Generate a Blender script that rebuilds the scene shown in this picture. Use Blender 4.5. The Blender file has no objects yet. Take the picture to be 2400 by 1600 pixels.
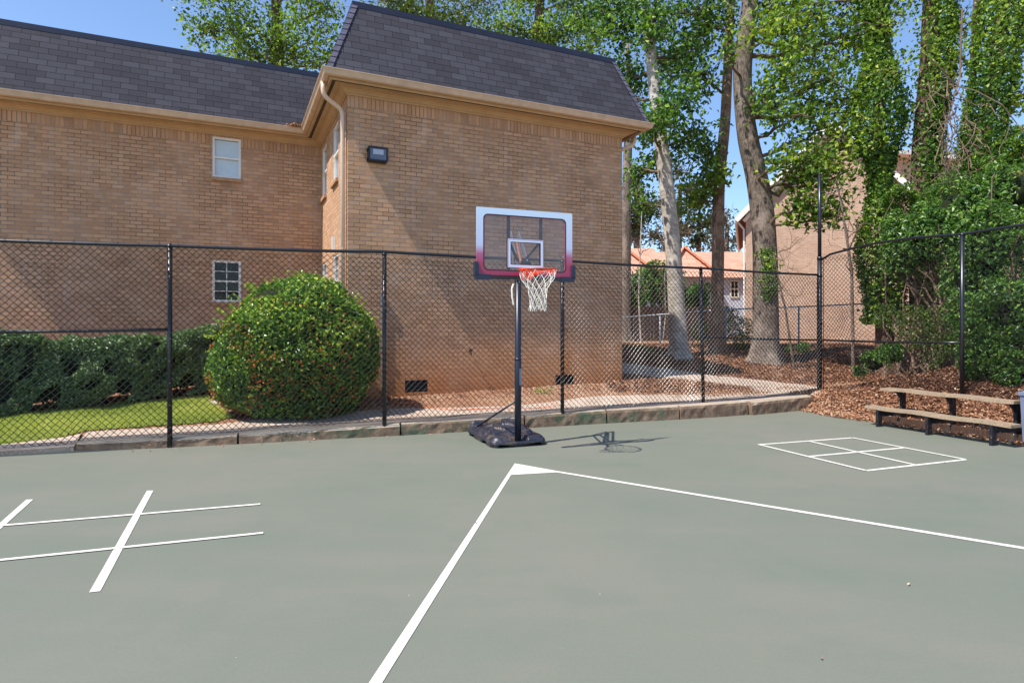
import bpy, math, random
import numpy as np
from mathutils import Vector, Matrix
R = math.radians
rng = np.random.default_rng(7)
random.seed(7)
sc = bpy.context.scene
col = sc.collection

# ------------------------------------------------------------------ camera
F, HZ, H = 1428.0, 772.0, 1.55
cam = bpy.data.cameras.new('camera'); co = bpy.data.objects.new('camera', cam); col.objects.link(co)
co.location = (0, 0, H); co.rotation_euler = (R(90), 0, 0)
cam.sensor_width = 36; cam.lens = 36*F/2400; cam.shift_y = -(800-HZ)/2400
cam.clip_start = 0.05; cam.clip_end = 2000
sc.camera = co
# ------------------------------------------------------------------ light
AZ, EL = 34.8, 58.2
world = bpy.data.worlds.new("World"); sc.world = world; world.use_nodes = True
nt = world.node_tree; bg = nt.nodes['Background']
sky = nt.nodes.new('ShaderNodeTexSky'); sky.sky_type = 'NISHITA'; sky.sun_disc = False
sky.sun_elevation = R(EL); sky.sun_rotation = math.atan2(-math.cos(R(AZ)), -math.sin(R(AZ)))
sky.air_density = 1.0; sky.dust_density = 0.35; sky.ozone_density = 1.6
skg = nt.nodes.new('ShaderNodeMix'); skg.data_type = 'RGBA'; skg.blend_type = 'MULTIPLY'; skg.inputs[0].default_value = 1; skg.inputs[7].default_value = (.90, .98, 1.08, 1)
nt.links.new(sky.outputs[0], skg.inputs[6]); nt.links.new(skg.outputs[2], bg.inputs[0]); bg.inputs[1].default_value = 0.15
ld = Vector((math.cos(R(AZ))*math.cos(R(EL)), math.sin(R(AZ))*math.cos(R(EL)), -math.sin(R(EL))))
sun = bpy.data.lights.new('sun', 'SUN'); so = bpy.data.objects.new('sun', sun); col.objects.link(so)
sun.energy = 5.0; sun.angle = R(0.5); sun.color = (1.0, 0.95, 0.87)
so.rotation_euler = ld.to_track_quat('-Z', 'Y').to_euler(); so.location = (-20, -20, 30)
sc.view_settings.view_transform = 'Standard'; sc.view_settings.look = 'None'
sc.view_settings.exposure = 0.5; sc.view_settings.gamma = 1.0

# ------------------------------------------------------------------ helpers
def lin(*c):
    return tuple(((v/255)/12.92 if v/255 <= .04045 else ((v/255+.055)/1.055)**2.4) for v in c) + (1,)
class NT:
    def __init__(s, name):
        s.m = bpy.data.materials.new(name); s.m.use_nodes = True; s.t = s.m.node_tree
        s.b = s.t.nodes['Principled BSDF']; s.out = s.t.nodes['Material Output']
    def n(s, typ, **k):
        o = s.t.nodes.new(typ)
        for a, v in k.items():
            if a.startswith('i_'): o.inputs[a[2:].replace('_', ' ')].default_value = v
            else: setattr(o, a, v)
        return o
    def l(s, a, b): s.t.links.new(a, b)
    def coord(s, kind='Object', scale=(1, 1, 1), rot=(0, 0, 0)):
        c = s.n('ShaderNodeTexCoord'); mp = s.n('ShaderNodeMapping')
        mp.inputs['Scale'].default_value = scale; mp.inputs['Rotation'].default_value = rot
        s.l(c.outputs[kind], mp.inputs[0]); return mp.outputs[0]
    def noise(s, vec, scale, detail=4, rough=.55, out='Fac'):
        n = s.n('ShaderNodeTexNoise'); n.inputs['Scale'].default_value = scale
        n.inputs['Detail'].default_value = detail; n.inputs['Roughness'].default_value = rough
        s.l(vec, n.inputs['Vector']); return n.outputs[out]
    def ramp(s, fac, stops):
        r = s.n('ShaderNodeValToRGB'); e = r.color_ramp.elements
        while len(e) < len(stops): e.new(.5)
        for i, (p, c) in enumerate(stops):
            e[i].position = p; e[i].color = c if len(c) == 4 else tuple(c)+(1,)
        s.l(fac, r.inputs[0]); return r.outputs[0]
    def mix(s, fac, a, b, typ='MIX'):
        m = s.n('ShaderNodeMix', data_type='RGBA', blend_type=typ)
        for sock, v in ((m.inputs[0], fac), (m.inputs[6], a), (m.inputs[7], b)):
            if hasattr(v, 'is_linked'): s.l(v, sock)
            else: sock.default_value = v
        return m.outputs[2]
    def math(s, op, a, b=0.0, clamp=False):
        m = s.n('ShaderNodeMath', operation=op, use_clamp=clamp)
        for i, v in enumerate((a, b)):
            if hasattr(v, 'is_linked'): s.l(v, m.inputs[i])
            else: m.inputs[i].default_value = v
        return m.outputs[0]
    def bump(s, h, strength=.3, dist=.01):
        b = s.n('ShaderNodeBump'); b.inputs['Strength'].default_value = strength; b.inputs['Distance'].default_value = dist
        s.l(h, b.inputs['Height']); s.l(b.outputs[0], s.b.inputs['Normal'])
    def base(s, c, rough=.6, spec=.5, metal=0.0):
        if hasattr(c, 'is_linked'): s.l(c, s.b.inputs['Base Color'])
        else: s.b.inputs['Base Color'].default_value = c
        s.b.inputs['Roughness'].default_value = rough; s.b.inputs['Specular IOR Level'].default_value = spec
        s.b.inputs['Metallic'].default_value = metal
W1 = (1, 1, 1, 1); K0 = (0, 0, 0, 1)
def simple(name, c, rough=.6, spec=.5, metal=0, var=.25, scale=6, bump=.1, bscale=60):
    t = NT(name); v = t.coord()
    n = t.noise(v, scale, 5); f = t.ramp(n, [(.3, tuple(x*(1-var) for x in c[:3])), (.7, tuple(min(1, x*(1+var)) for x in c[:3]))])
    t.base(f, rough, spec, metal)
    if bump: t.bump(t.noise(v, bscale, 4), bump, .005)
    return t.m

class MB:
    """collects faces (numpy) and links them as one mesh object"""
    def __init__(s): s.v = []; s.q = []; s.t = []; s.n = 0; s.tint = []; s.ng = []; s.uvs = {}
    def add(s, v, q=None, t=None, tint=None):
        v = np.asarray(v, float).reshape(-1, 3)
        if q is not None and len(q): s.q.append(np.asarray(q, int)+s.n)
        if t is not None and len(t): s.t.append(np.asarray(t, int)+s.n)
        s.v.append(v); s.n += len(v)
        s.tint.append(np.full(len(v), .5) if tint is None else np.asarray(tint, float))
    def box(s, c, size, rz=0.0, taper=1.0, tilt=None):
        x, y, z = size[0]/2, size[1]/2, size[2]/2
        p = np.array([(-x, -y, -z), (x, -y, -z), (x, y, -z), (-x, y, -z), (-x*taper, -y*taper, z), (x*taper, -y*taper, z), (x*taper, y*taper, z), (-x*taper, y*taper, z)])
        if tilt is not None: p = p @ np.array(tilt).T
        cs, sn = math.cos(rz), math.sin(rz)
        p = p @ np.array([[cs, sn, 0], [-sn, cs, 0], [0, 0, 1]])
        s.add(p+np.array(c), [(3, 2, 1, 0), (4, 5, 6, 7), (0, 1, 5, 4), (1, 2, 6, 5), (2, 3, 7, 6), (3, 0, 4, 7)])
    def bar(s, a, b, w, h, up=(0, 0, 1)):
        a = np.array(a, float); b = np.array(b, float); d = b-a; d /= np.linalg.norm(d)
        sd = np.cross(d, up); sd /= np.linalg.norm(sd); u = np.cross(sd, d)
        o = [(-w/2, -h/2), (w/2, -h/2), (w/2, h/2), (-w/2, h/2)]
        p = [a+sd*i+u*j for i, j in o]+[b+sd*i+u*j for i, j in o]
        s.add(p, [(3, 2, 1, 0), (4, 5, 6, 7), (0, 1, 5, 4), (1, 2, 6, 5), (2, 3, 7, 6), (3, 0, 4, 7)])
    def tube(s, pts, rad, k=8, cap=True, prof=None):
        pts = np.asarray(pts, float); n = len(pts)
        rad = np.full(n, rad) if np.isscalar(rad) else np.asarray(rad, float)
        tg = np.gradient(pts, axis=0); tg /= np.maximum(np.linalg.norm(tg, axis=1, keepdims=True), 1e-9)
        ref = np.array([0, 0, 1.0]) if abs(tg[0][2]) < .9 else np.array([0, 1.0, 0])
        a = np.cross(tg[0], ref); a /= np.linalg.norm(a); th = np.arange(k)/k*2*np.pi; V = []
        for i in range(n):
            a = a-tg[i]*np.dot(a, tg[i]); a /= np.linalg.norm(a); b = np.cross(tg[i], a)
            r = rad[i] if prof is None else rad[i]*prof(i, th)
            V.append(pts[i]+(np.cos(th)*r)[:, None]*a+(np.sin(th)*r)[:, None]*b)
        V = np.concatenate(V); i, j = np.meshgrid(np.arange(n-1), np.arange(k), indexing='ij')
        q = np.stack([i*k+j, i*k+(j+1) % k, (i+1)*k+(j+1) % k, (i+1)*k+j], -1).reshape(-1, 4)
        t = []
        if cap:
            V = np.concatenate([V, pts[:1], pts[-1:]]); c0 = n*k
            t = [(c0, (jj+1) % k, jj) for jj in range(k)]+[(c0+1, (n-1)*k+jj, (n-1)*k+(jj+1) % k) for jj in range(k)]
        s.add(V, q, t)
    def sheet(s, poly, z, thick=0):
        """flat polygon; thick>0 makes a slab below z"""
        p = [(x, y, (z if np.isscalar(z) else z[i])) for i, (x, y) in enumerate(poly)]
        s.ng.append(([*p], thick))
    def build(s, name, mat, parent=None, smooth=False):
        me = bpy.data.meshes.new(name)
        V = np.concatenate(s.v) if s.v else np.zeros((0, 3))
        if s.ng:
            vs = [tuple(x) for x in V]; fs = [tuple(int(j) for j in f) for a in s.q for f in a]+[tuple(int(j) for j in f) for a in s.t for f in a]
            for p, th in s.ng:
                b = len(vs); n = len(p); vs += p; fs.append(tuple(range(b, b+n)))
                if th:
                    vs += [(x, y, z-th) for x, y, z in p]
                    fs += [(b+i, b+n+i, b+n+(i+1) % n, b+(i+1) % n) for i in range(n)]
                    fs.append(tuple(range(b+2*n-1, b+n-1, -1)))
            me.from_pydata(vs, [], fs)
        else:
            q = np.concatenate(s.q) if s.q else np.zeros((0, 4), int); t = np.concatenate(s.t) if s.t else np.zeros((0, 3), int)
            me.vertices.add(len(V)); me.vertices.foreach_set('co', V.astype(np.float32).ravel())
            nl = q.size+t.size; me.loops.add(nl); me.polygons.add(len(q)+len(t))
            me.loops.foreach_set('vertex_index', np.concatenate([q.ravel(), t.ravel()]).astype(np.int32))
            st = np.concatenate([np.arange(len(q))*4, q.size+np.arange(len(t))*3]).astype(np.int32)
            me.polygons.foreach_set('loop_start', st)
            me.update(calc_edges=True)
            tt = np.concatenate(s.tint)
            if np.ptp(tt) > 0:
                at = me.attributes.new('tint', 'FLOAT', 'POINT'); at.data.foreach_set('value', tt.astype(np.float32))
        me.materials.append(mat)
        me.polygons.foreach_set('use_smooth', [bool(smooth)]*len(me.polygons))
        me.validate(); me.update()
        o = bpy.data.objects.new(name, me); col.objects.link(o)
        if parent is not None: o.parent = parent; o.matrix_parent_inverse = parent.matrix_basis.inverted()
        return o
def tag(o, label=None, cat=None, group=None, kind=None):
    for k, v in (('label', label), ('category', cat), ('group', group), ('kind', kind)):
        if v: o[k] = v
    return o
def thing(name, label, cat, loc=(0, 0, 0), group=None):
    o = bpy.data.objects.new(name, None); col.objects.link(o); o.location = loc; o.empty_display_size = .2
    return tag(o, label, cat, group)

# pixel (of the 2400 px photograph) -> world point at height z or depth D
def UP(px, py, z=0.0):
    D = (H-z)*F/(py-HZ); return np.array([(px-1200)/F*D, D, z])
def UD(px, py, D): return np.array([(px-1200)/F*D, D, H+(HZ-py)/F*D])

# ------------------------------------------------------------------ ground heights
E = np.array([math.cos(R(21.5)), math.sin(R(21.5))]); N = np.array([-E[1], E[0]]); B0 = 9.12
EA = np.array([math.cos(R(21)), math.sin(R(21))]); CA = float(np.dot(EA, (6.57, 8.96)))
fa = [-9, -6.5, -1.2, 1.55, 4.35, 7.2, 10.3, 20]; fz = [.0, .04, .13, .20, .24, .26, .28, .3]
def ss(x): x = np.clip(x, 0, 1); return x*x*(3-2*x)
def gz(x, y):
    x = np.asarray(x, float); y = np.asarray(y, float)
    a = x*E[0]+y*E[1]; b = x*N[0]+y*N[1]-B0; c = x*EA[0]+y*EA[1]-CA
    zf = np.interp(a, fa, fz); bb = np.clip(b, 0, None)
    g = zf+np.where(bb < 6, .02*bb+.016*bb**2, .70+.16*(1-np.exp(-(bb-6)/6)))*np.interp(a, [-6, 1, 6], [.35, .8, 1.0])
    zb = np.where(c < 1, .58*np.clip(c, 0, 1)**.9, .58+.16*(c-1)); zb = np.minimum(zb, 1.25)
    w = ss((.6-b)/2.4)*(c > 0)
    g = np.where(b < .0, np.where(c > 0, g*ss(c/.7), g), g)
    z = g*(1-w)+zb*w
    bump = .018*np.sin(x*2.3+1.3*np.sin(y*1.7))*np.sin(y*2.9+x)+.012*np.sin(x*6.1)*np.sin(y*5.3)
    z = z+np.where((b > 1.2) | (c > .3), bump, 0)
    z = z-.06*ss((1.02-b)/.2)*(b > .1)*ss((.45-c)/.3)
    return np.where((b < .27) & (c < 0), -.05, z)
def UT(px, py, dz=0.0):
    z = .2
    for _ in range(12):
        p = UP(px, py, z); z = .5*z+.5*float(gz(p[0], p[1]))
    return np.array([p[0], p[1], z+dz])
def world_court(px, py): p = UP(px, py, 0); return (p[0], p[1])

# ------------------------------------------------------------------ materials
def mat_brick(name, c1, c2, mortar, clay=False, soldier=None, rw=.211, rh=.079, sidedark=.0):
    t = NT(name); uv = t.n('ShaderNodeUVMap').outputs[0]
    def bt(w, h, off, vec):
        b = t.n('ShaderNodeTexBrick', offset=off); b.inputs['Scale'].default_value = 1
        b.inputs['Brick Width'].default_value = w; b.inputs['Row Height'].default_value = h
        b.inputs['Mortar Size'].default_value = .0068; b.inputs['Mortar Smooth'].default_value = .25; b.inputs['Bias'].default_value = -.1
        b.inputs['Color1'].default_value = c1; b.inputs['Color2'].default_value = c2; b.inputs['Mortar'].default_value = mortar
        t.l(vec, b.inputs['Vector']); return b
    wob = t.n('ShaderNodeVectorMath', operation='SCALE'); wob.inputs['Scale'].default_value = .006
    nz = t.noise(uv, 7, 2, out='Color'); t.l(nz, wob.inputs[0])
    ad = t.n('ShaderNodeVectorMath', operation='ADD'); t.l(uv, ad.inputs[0]); t.l(wob.outputs[0], ad.inputs[1])
    b = bt(rw, rh, .5, ad.outputs[0]); colr, fac = b.outputs['Color'], b.outputs['Fac']
    sep = t.n('ShaderNodeSeparateXYZ'); t.l(uv, sep.inputs[0])
    if soldier:
        b2 = bt(rh*.92, .21, 0, None or ad.outputs[0]) if False else None
        mp = t.n('ShaderNodeMapping'); t.l(ad.outputs[0], mp.inputs[0]); mp.inputs['Location'].default_value = (0, -soldier[0], 0)
        b2 = bt(.0755, soldier[1]-soldier[0], 0, mp.outputs[0])
        sel = t.math('MULTIPLY', t.math('GREATER_THAN', sep.outputs[1], soldier[0]), t.math('LESS_THAN', sep.outputs[1], soldier[1]))
        colr = t.mix(sel, colr, b2.outputs['Color']); fac = t.mix(sel, fac, b2.outputs['Fac'])
    # weathering
    mn = t.noise(uv, 1.3, 4, .6); mcol = t.ramp(mn, [(.42, (.08, .055, .04, 1)), (.58, (.42, .36, .31, 1))]); colr = t.mix(t.math('MULTIPLY', fac, .62), colr, mcol)
    big = t.noise(uv, .55, 5, .6); colr = t.mix(t.ramp(big, [(.4, K0), (.7, (.3, .3, .3, 1))]), colr, tuple(x*.82 for x in c2[:3])+(1,))
    fine = t.noise(uv, 26, 5, .7); colr = t.mix(t.ramp(fine, [(.35, (.22, .22, .22, 1)), (.6, K0)]), colr, tuple(x*.65 for x in c1[:3])+(1,))
    dn = t.n('ShaderNodeMapping'); dn.inputs['Scale'].default_value = (5.5, .6, 1); t.l(uv, dn.inputs[0])
    st = t.noise(dn.outputs[0], 1.0, 4, .6); colr = t.mix(t.ramp(st, [(.58, K0), (.75, (.3, .3, .3, 1))]), colr, (.62, .5, .42, 1))
    blk = t.noise(uv, 1.1, 6, .65); colr = t.mix(t.math('MULTIPLY', t.ramp(blk, [(.58, K0), (.68, (.5, .5, .5, 1))]), t.math('SUBTRACT', 1, fac)), colr, tuple(x*.62 for x in c2[:3])+(1,))
    if clay:
        n = t.noise(uv, 1.6, 5, .65)
        h = t.math('ADD', sep.outputs[1], t.math('MULTIPLY', t.math('SUBTRACT', n, .5), 1.3))
        f = t.ramp(t.math('DIVIDE', h, 2.0), [(.15, (.75, .75, .75, 1)), (.38, (.5, .5, .5, 1)), (.75, K0)]); f = t.math('MULTIPLY', f, t.ramp(t.noise(uv, 3.2, 5, .7), [(.35, (.45, .45, .45, 1)), (.6, W1)]))
        colr = t.mix(f, colr, lin(208, 134, 70))
        f2 = t.ramp(h, [(.35, (.5, .5, .5, 1)), (.75, K0)]); colr = t.mix(f2, colr, lin(150, 92, 48))
    t.base(colr, .88, .25)
    hh = t.math('ADD', t.math('MULTIPLY', t.math('SUBTRACT', 1, fac), 1.0), t.math('MULTIPLY', fine, .15))
    t.bump(hh, .75, .010); return t.m
M = {}
M['brick'] = mat_brick('tan_brick', lin(208, 163, 126), lin(178, 136, 102), lin(140, 122, 108), clay=True, soldier=(5.55, 5.76))
M['brick_far'] = mat_brick('pale_beige_brick', lin(202, 170, 146), lin(184, 152, 128), lin(188, 168, 150), clay=False)
def mat_shingle(name, c1, c2, gap, w=.305, h=.14, rough=.9):
    t = NT(name); uv = t.n('ShaderNodeUVMap').outputs[0]
    b = t.n('ShaderNodeTexBrick', offset=.5); b.inputs['Scale'].default_value = 1
    b.inputs['Brick Width'].default_value = w; b.inputs['Row Height'].default_value = h; b.inputs['Mortar Size'].default_value = .0048
    b.inputs['Mortar Smooth'].default_value = .1; b.inputs['Bias'].default_value = 0
    b.inputs['Color1'].default_value = c1; b.inputs['Color2'].default_value = c2; b.inputs['Mortar'].default_value = gap
    t.l(uv, b.inputs['Vector'])
    g = t.noise(uv, 140, 3, .8); c = t.mix(t.ramp(g, [(.35, (.45, .45, .45, 1)), (.6, K0)]), b.outputs['Color'], tuple(x*.45 for x in c2[:3])+(1,))
    l2 = t.noise(uv, 190, 2, .8); c = t.mix(t.ramp(l2, [(.62, K0), (.72, (.35, .35, .35, 1))]), c, tuple(min(1, x*2.4) for x in c1[:3])+(1,))
    big = t.noise(uv, .9, 4, .6); c = t.mix(t.ramp(big, [(.4, K0), (.7, (.4, .4, .4, 1))]), c, tuple(x*.6 for x in c2[:3])+(1,))
    t.base(c, rough, .25)
    sp = t.n('ShaderNodeSeparateXYZ'); t.l(uv, sp.inputs[0])
    saw = t.math('SUBTRACT', 1, t.math('FRACT', t.math('DIVIDE', sp.outputs[1], h)))
    hh = t.math('ADD', t.math('MULTIPLY', t.math('SUBTRACT', 1, b.outputs['Fac']), .6), t.math('ADD', t.math('MULTIPLY', saw, .8), t.math('MULTIPLY', g, .15)))
    t.bump(hh, .8, .008); return t.m
M['shingle'] = mat_shingle('slate_shingle', lin(76, 75, 84), lin(56, 55, 63), lin(12, 12, 16))
M['terracotta'] = mat_shingle('terracotta_shingle', lin(216, 168, 146), lin(200, 150, 126), lin(160, 104, 82), .33, .15)
M['rust_trim'] = simple('rust_ridge', lin(206, 126, 92), .8, .3)
M['flashing'] = simple('dark_flashing', lin(46, 48, 66), .45, .5, .2, .15, 4, .05)
M['trim'] = simple('tan_trim_paint', lin(192, 158, 118), .55, .4, 0, .08, 3, .06, 25)
M['trim_dark'] = simple('soffit_vent', lin(70, 58, 40), .8)
M['gutter'] = simple('tan_gutter', lin(206, 176, 146), .4, .5, 0, .12, 5, .05)
M['spout'] = simple('beige_downspout', lin(216, 190, 166), .4, .5, 0, .06, 5, .05)
M['white'] = simple('white_vinyl', lin(236, 230, 222), .45, .5, 0, .05, 5, .03)
M['blind'] = simple('white_blind', lin(244, 248, 250), .7, .3, 0, .03)
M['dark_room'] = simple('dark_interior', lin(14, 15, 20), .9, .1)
M['sill'] = simple('brick_sill', lin(178, 142, 110), .9, .2, 0, .2, 14, .2)
t = NT('window_glass'); tr = t.n('ShaderNodeBsdfTransparent'); gl = t.n('ShaderNodeBsdfGlossy'); gl.inputs['Roughness'].default_value = .02
tr.inputs[0].default_value = (.95, .97, .98, 1); mx = t.n('ShaderNodeMixShader'); fr = t.n('ShaderNodeFresnel'); fr.inputs[0].default_value = 1.5
t.l(t.math('MULTIPLY', fr.outputs[0], .5), mx.inputs[0]); t.l(tr.outputs[0], mx.inputs[1]); t.l(gl.outputs[0], mx.inputs[2]); t.l(mx.outputs[0], t.out.inputs[0]); M['glass'] = t.m
t = NT('acrylic_board'); tr = t.n('ShaderNodeBsdfTransparent'); tr.inputs[0].default_value = (.92, .90, .91, 1)
gl = t.n('ShaderNodeBsdfGlossy'); gl.inputs['Roughness'].default_value = .08; df = t.n('ShaderNodeBsdfDiffuse'); df.inputs[0].default_value = (.5, .46, .46, 1)
m1 = t.n('ShaderNodeMixShader'); v = t.coord(); t.l(t.ramp(t.noise(v, 5, 5), [(.3, (.02, .02, .02, 1)), (.8, (.10, .10, .10, 1))]), m1.inputs[0])
t.l(tr.outputs[0], m1.inputs[1]); t.l(df.outputs[0], m1.inputs[2]); m2 = t.n('ShaderNodeMixShader'); m2.inputs[0].default_value = .03
t.l(m1.outputs[0], m2.inputs[1]); t.l(gl.outputs[0], m2.inputs[2]); t.l(m2.outputs[0], t.out.inputs[0]); M['acrylic'] = t.m
# court
t = NT('court_paint'); v = t.coord()
n1 = t.noise(v, .35, 6, .6); c = t.ramp(n1, [(.3, lin(103, 109, 97)), (.5, lin(110, 113, 101)), (.7, lin(117, 115, 104))])
mp = t.coord('Object', (.25, 1.2, 1), (0, 0, R(21))); n2 = t.noise(mp, 1.6, 6, .65)
c = t.mix(t.ramp(n2, [(.46, K0), (.75, (.45, .45, .45, 1))]), c, lin(123, 117, 108))
n5 = t.noise(v, .8, 5, .6); c = t.mix(t.ramp(n5, [(.52, K0), (.68, (.35, .35, .35, 1))]), c, lin(96, 106, 93))
n3 = t.noise(v, 60, 3, .8); c = t.mix(t.ramp(n3, [(.3, (.22, .22, .22, 1)), (.6, K0)]), c, lin(88, 92, 84))
vo = t.n('ShaderNodeTexVoronoi'); vo.inputs['Scale'].default_value = 2.6; t.l(v, vo.inputs['Vector'])
sp = t.math('LESS_THAN', vo.outputs['Distance'], t.math('MULTIPLY', t.noise(v, 3.1, 1), .022)); c = t.mix(t.math('MULTIPLY', sp, .8), c, lin(200, 198, 188))
mp3 = t.coord('Object', (1.4, 5, 1), (0, 0, R(40))); n6 = t.noise(mp3, 3.3, 7, .75)
c = t.mix(t.ramp(n6, [(.66, K0), (.74, (.4, .4, .4, 1))]), c, lin(150, 150, 141))
t.base(c, .78, .3); t.bump(t.math('ADD', n3, t.math('MULTIPLY', n1, 2)), .25, .003); M['court'] = t.m
t = NT('court_line_paint'); v = t.coord(); n = t.noise(v, 9, 6, .7); c = t.ramp(n, [(.3, lin(196, 192, 182)), (.6, lin(214, 210, 200))])
c = t.mix(t.ramp(t.noise(v, 16, 7, .8), [(.56, K0), (.68, (.8, .8, .8, 1))]), c, lin(140, 142, 132)); t.base(c, .7, .3); M['line'] = t.m
# concrete
def concrete(name, a, b, green=False):
    t = NT(name); v = t.coord(); n = t.noise(v, 2.5, 6, .65); c = t.ramp(n, [(.3, a), (.7, b)])
    c = t.mix(t.ramp(t.noise(v, 40, 5, .8), [(.35, (.5, .5, .5, 1)), (.6, K0)]), c, tuple(x*.55 for x in a[:3])+(1,))
    if green:
        g = t.n('ShaderNodeNewGeometry'); s = t.n('ShaderNodeSeparateXYZ'); t.l(g.outputs['Normal'], s.inputs[0]); side = t.math('LESS_THAN', s.outputs[2], .5)
        so_ = t.n('ShaderNodeSeparateXYZ'); t.l(v, so_.inputs[0])
        base = t.mix(t.ramp(t.noise(v, 5, 6, .7), [(.35, K0), (.65, W1)]), lin(98, 76, 60), lin(150, 124, 102)); base = t.mix(t.ramp(t.noise(v, 14, 6, .8), [(.5, K0), (.66, (.75, .75, .75, 1))]), base, lin(64, 44, 34))
        c = t.mix(t.math('MULTIPLY', side, .88), c, base)
        gm = t.math('MULTIPLY', t.ramp(t.noise(v, 3.2, 6, .75), [(.45, K0), (.6, W1)]), t.math('MULTIPLY', t.math('GREATER_THAN', so_.outputs[0], -3.6), t.math('LESS_THAN', so_.outputs[0], 2.6)))
        c = t.mix(t.math('MULTIPLY', t.math('MULTIPLY', gm, side), .62), c, lin(48, 92, 70))
    t.base(c, .9, .2); t.bump(t.noise(v, 30, 6, .7), .5, .01); return t.m
M['walk'] = concrete('sidewalk_concrete', lin(172, 152, 136), lin(196, 178, 162))
M['curb'] = concrete('curb_concrete', lin(158, 142, 124), lin(190, 174, 154), True)
# soil
t = NT('clay_and_straw'); v = t.coord(); n = t.noise(v, 1.1, 6, .65)
c = t.ramp(n, [(.3, lin(156, 108, 82)), (.5, lin(190, 144, 112)), (.7, lin(220, 184, 150))])
c = t.mix(t.ramp(t.noise(v, 34, 6, .8), [(.4, (.8, .8, .8, 1)), (.62, K0)]), c, lin(96, 60, 42)); c = t.mix(t.ramp(t.noise(v, 48, 4, .8), [(.58, K0), (.7, (.6, .6, .6, 1))]), c, lin(226, 190, 156))
t.base(c, .95, .15); t.bump(t.noise(v, 40, 6, .75), 1, .03); M['soil'] = t.m
t = NT('lawn_soil'); v = t.coord(); c = t.ramp(t.noise(v, 3, 6, .7), [(.3, lin(122, 130, 56)), (.7, lin(160, 164, 84))]); t.base(c, .95, .1); t.bump(t.noise(v, 90, 4, .8), 1, .02); M['lawn'] = t.m
def leafmat(name, stops, rough=.42, trans=.35, spec=.5, tcol=None):
    t = NT(name); a = t.n('ShaderNodeAttribute', attribute_name='tint'); c = t.ramp(a.outputs['Fac'], stops); t.base(c, rough, spec)
    tl = t.n('ShaderNodeBsdfTranslucent'); tc = t.mix(1.0, c, tcol or (1.5, 1.7, .7, 1), 'MULTIPLY'); t.l(tc, tl.inputs[0])
    m = t.n('ShaderNodeMixShader'); m.inputs[0].default_value = trans; t.l(t.b.outputs[0], m.inputs[1]); t.l(tl.outputs[0], m.inputs[2]); t.l(m.outputs[0], t.out.inputs[0]); return t.m
M['leaf'] = leafmat('spring_leaf', [(0, (.035, .075, .015)), (.35, (.10, .19, .022)), (.7, (.22, .34, .035)), (1, (.40, .45, .06))], .5, .3, .35)
M['leaf_cool'] = leafmat('green_leaf', [(0, (.025, .065, .018)), (.5, (.095, .20, .032)), (1, (.28, .42, .05))], .5, .3, .35)
M['leaf_pine'] = leafmat('olive_leaf', [(0, (.05, .085, .02)), (.5, (.09, .14, .03)), (1, (.18, .22, .05))])
M['leaf_far'] = leafmat('far_evergreen', [(0, (.03, .05, .025)), (.5, (.06, .085, .04)), (1, (.14, .12, .07))], trans=.2)
M['ivy'] = leafmat('ivy_leaf', [(0, (.035, .09, .016)), (.5, (.10, .20, .026)), (1, (.34, .44, .055))], .42, .25, .35)
M['laurel'] = leafmat('dark_glossy_leaf', [(0, (.025, .07, .018)), (.5, (.095, .20, .035)), (1, (.32, .45, .08))], .38, .25, .5)
M['hedge'] = leafmat('hedge_leaf', [(0, (.035, .075, .025)), (.5, (.13, .22, .075)), (1, (.36, .46, .22))], .38, .15, .6)
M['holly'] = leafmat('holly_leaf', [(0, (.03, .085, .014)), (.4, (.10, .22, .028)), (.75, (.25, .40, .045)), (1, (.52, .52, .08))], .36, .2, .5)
M['litter'] = leafmat('dry_leaf', [(0, lin(80, 54, 42)), (.35, lin(142, 98, 74)), (.65, lin(176, 130, 98)), (1, lin(214, 180, 150))], .7, .1, .3, (1, .8, .6, 1))
M['grass'] = leafmat('grass_blade', [(0, (.19, .24, .045)), (.5, (.36, .42, .085)), (1, (.58, .56, .17))], .6, .3, .3)
M['berry'] = simple('red_berry', lin(214, 72, 34), .35, .5, 0, .3, 30, 0)
M['core'] = simple('shade_core', (.022, .028, .014, 1), .95, .05)  # near-black fill, stands in for the shade deep inside foliage
def bark(name, a, b, sc_=(6, 6, 1.4), s=.7, horiz=False, lich=None):
    t = NT(name); v = t.coord('Object', sc_); n = t.noise(v, 2.2, 8, .7); c = t.ramp(n, [(.32, a), (.62, b)])
    v2 = t.coord(); c = t.mix(t.ramp(t.noise(v2, 2.4, 6, .65), [(.5, K0), (.62, (.6, .6, .6, 1))]), c, lich or tuple(min(1, x*1.5) for x in b[:3])+(1,))
    t.base(c, .9, .2); t.bump(n, s, .03); return t.m
M['bark_pale'] = bark('pale_smooth_bark', lin(138, 126, 114), lin(190, 180, 168), (2, 2, 6), .35)
M['bark_rough'] = bark('rough_brown_bark', lin(70, 50, 40), lin(158, 130, 110), (9, 9, 2.5), 1)
M['bark_grey'] = bark('grey_brown_bark', lin(58, 48, 42), lin(138, 124, 112), (11, 11, 4), 1)
M['bark_dark'] = bark('dark_bark', lin(58, 44, 36), lin(110, 90, 76), (7, 7, 1.5), 1)
M['twig'] = simple('twig', lin(118, 98, 84), .9, .2, 0, .3, 5, 0)
M['black'] = simple('black_fence_coating', lin(26, 27, 34), .32, .6, 0, .2, 12, .05)
M['wire'] = simple('black_wire_coating', lin(10, 10, 13), .36, .7, 0, .1, 12, 0)
M['galv'] = simple('galvanised_steel', lin(150, 156, 166), .4, .5, .6, .15, 9, .05)
M['pole'] = simple('dark_steel_pole', lin(34, 38, 52), .35, .5, .1, .2, 7, .04)
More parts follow.
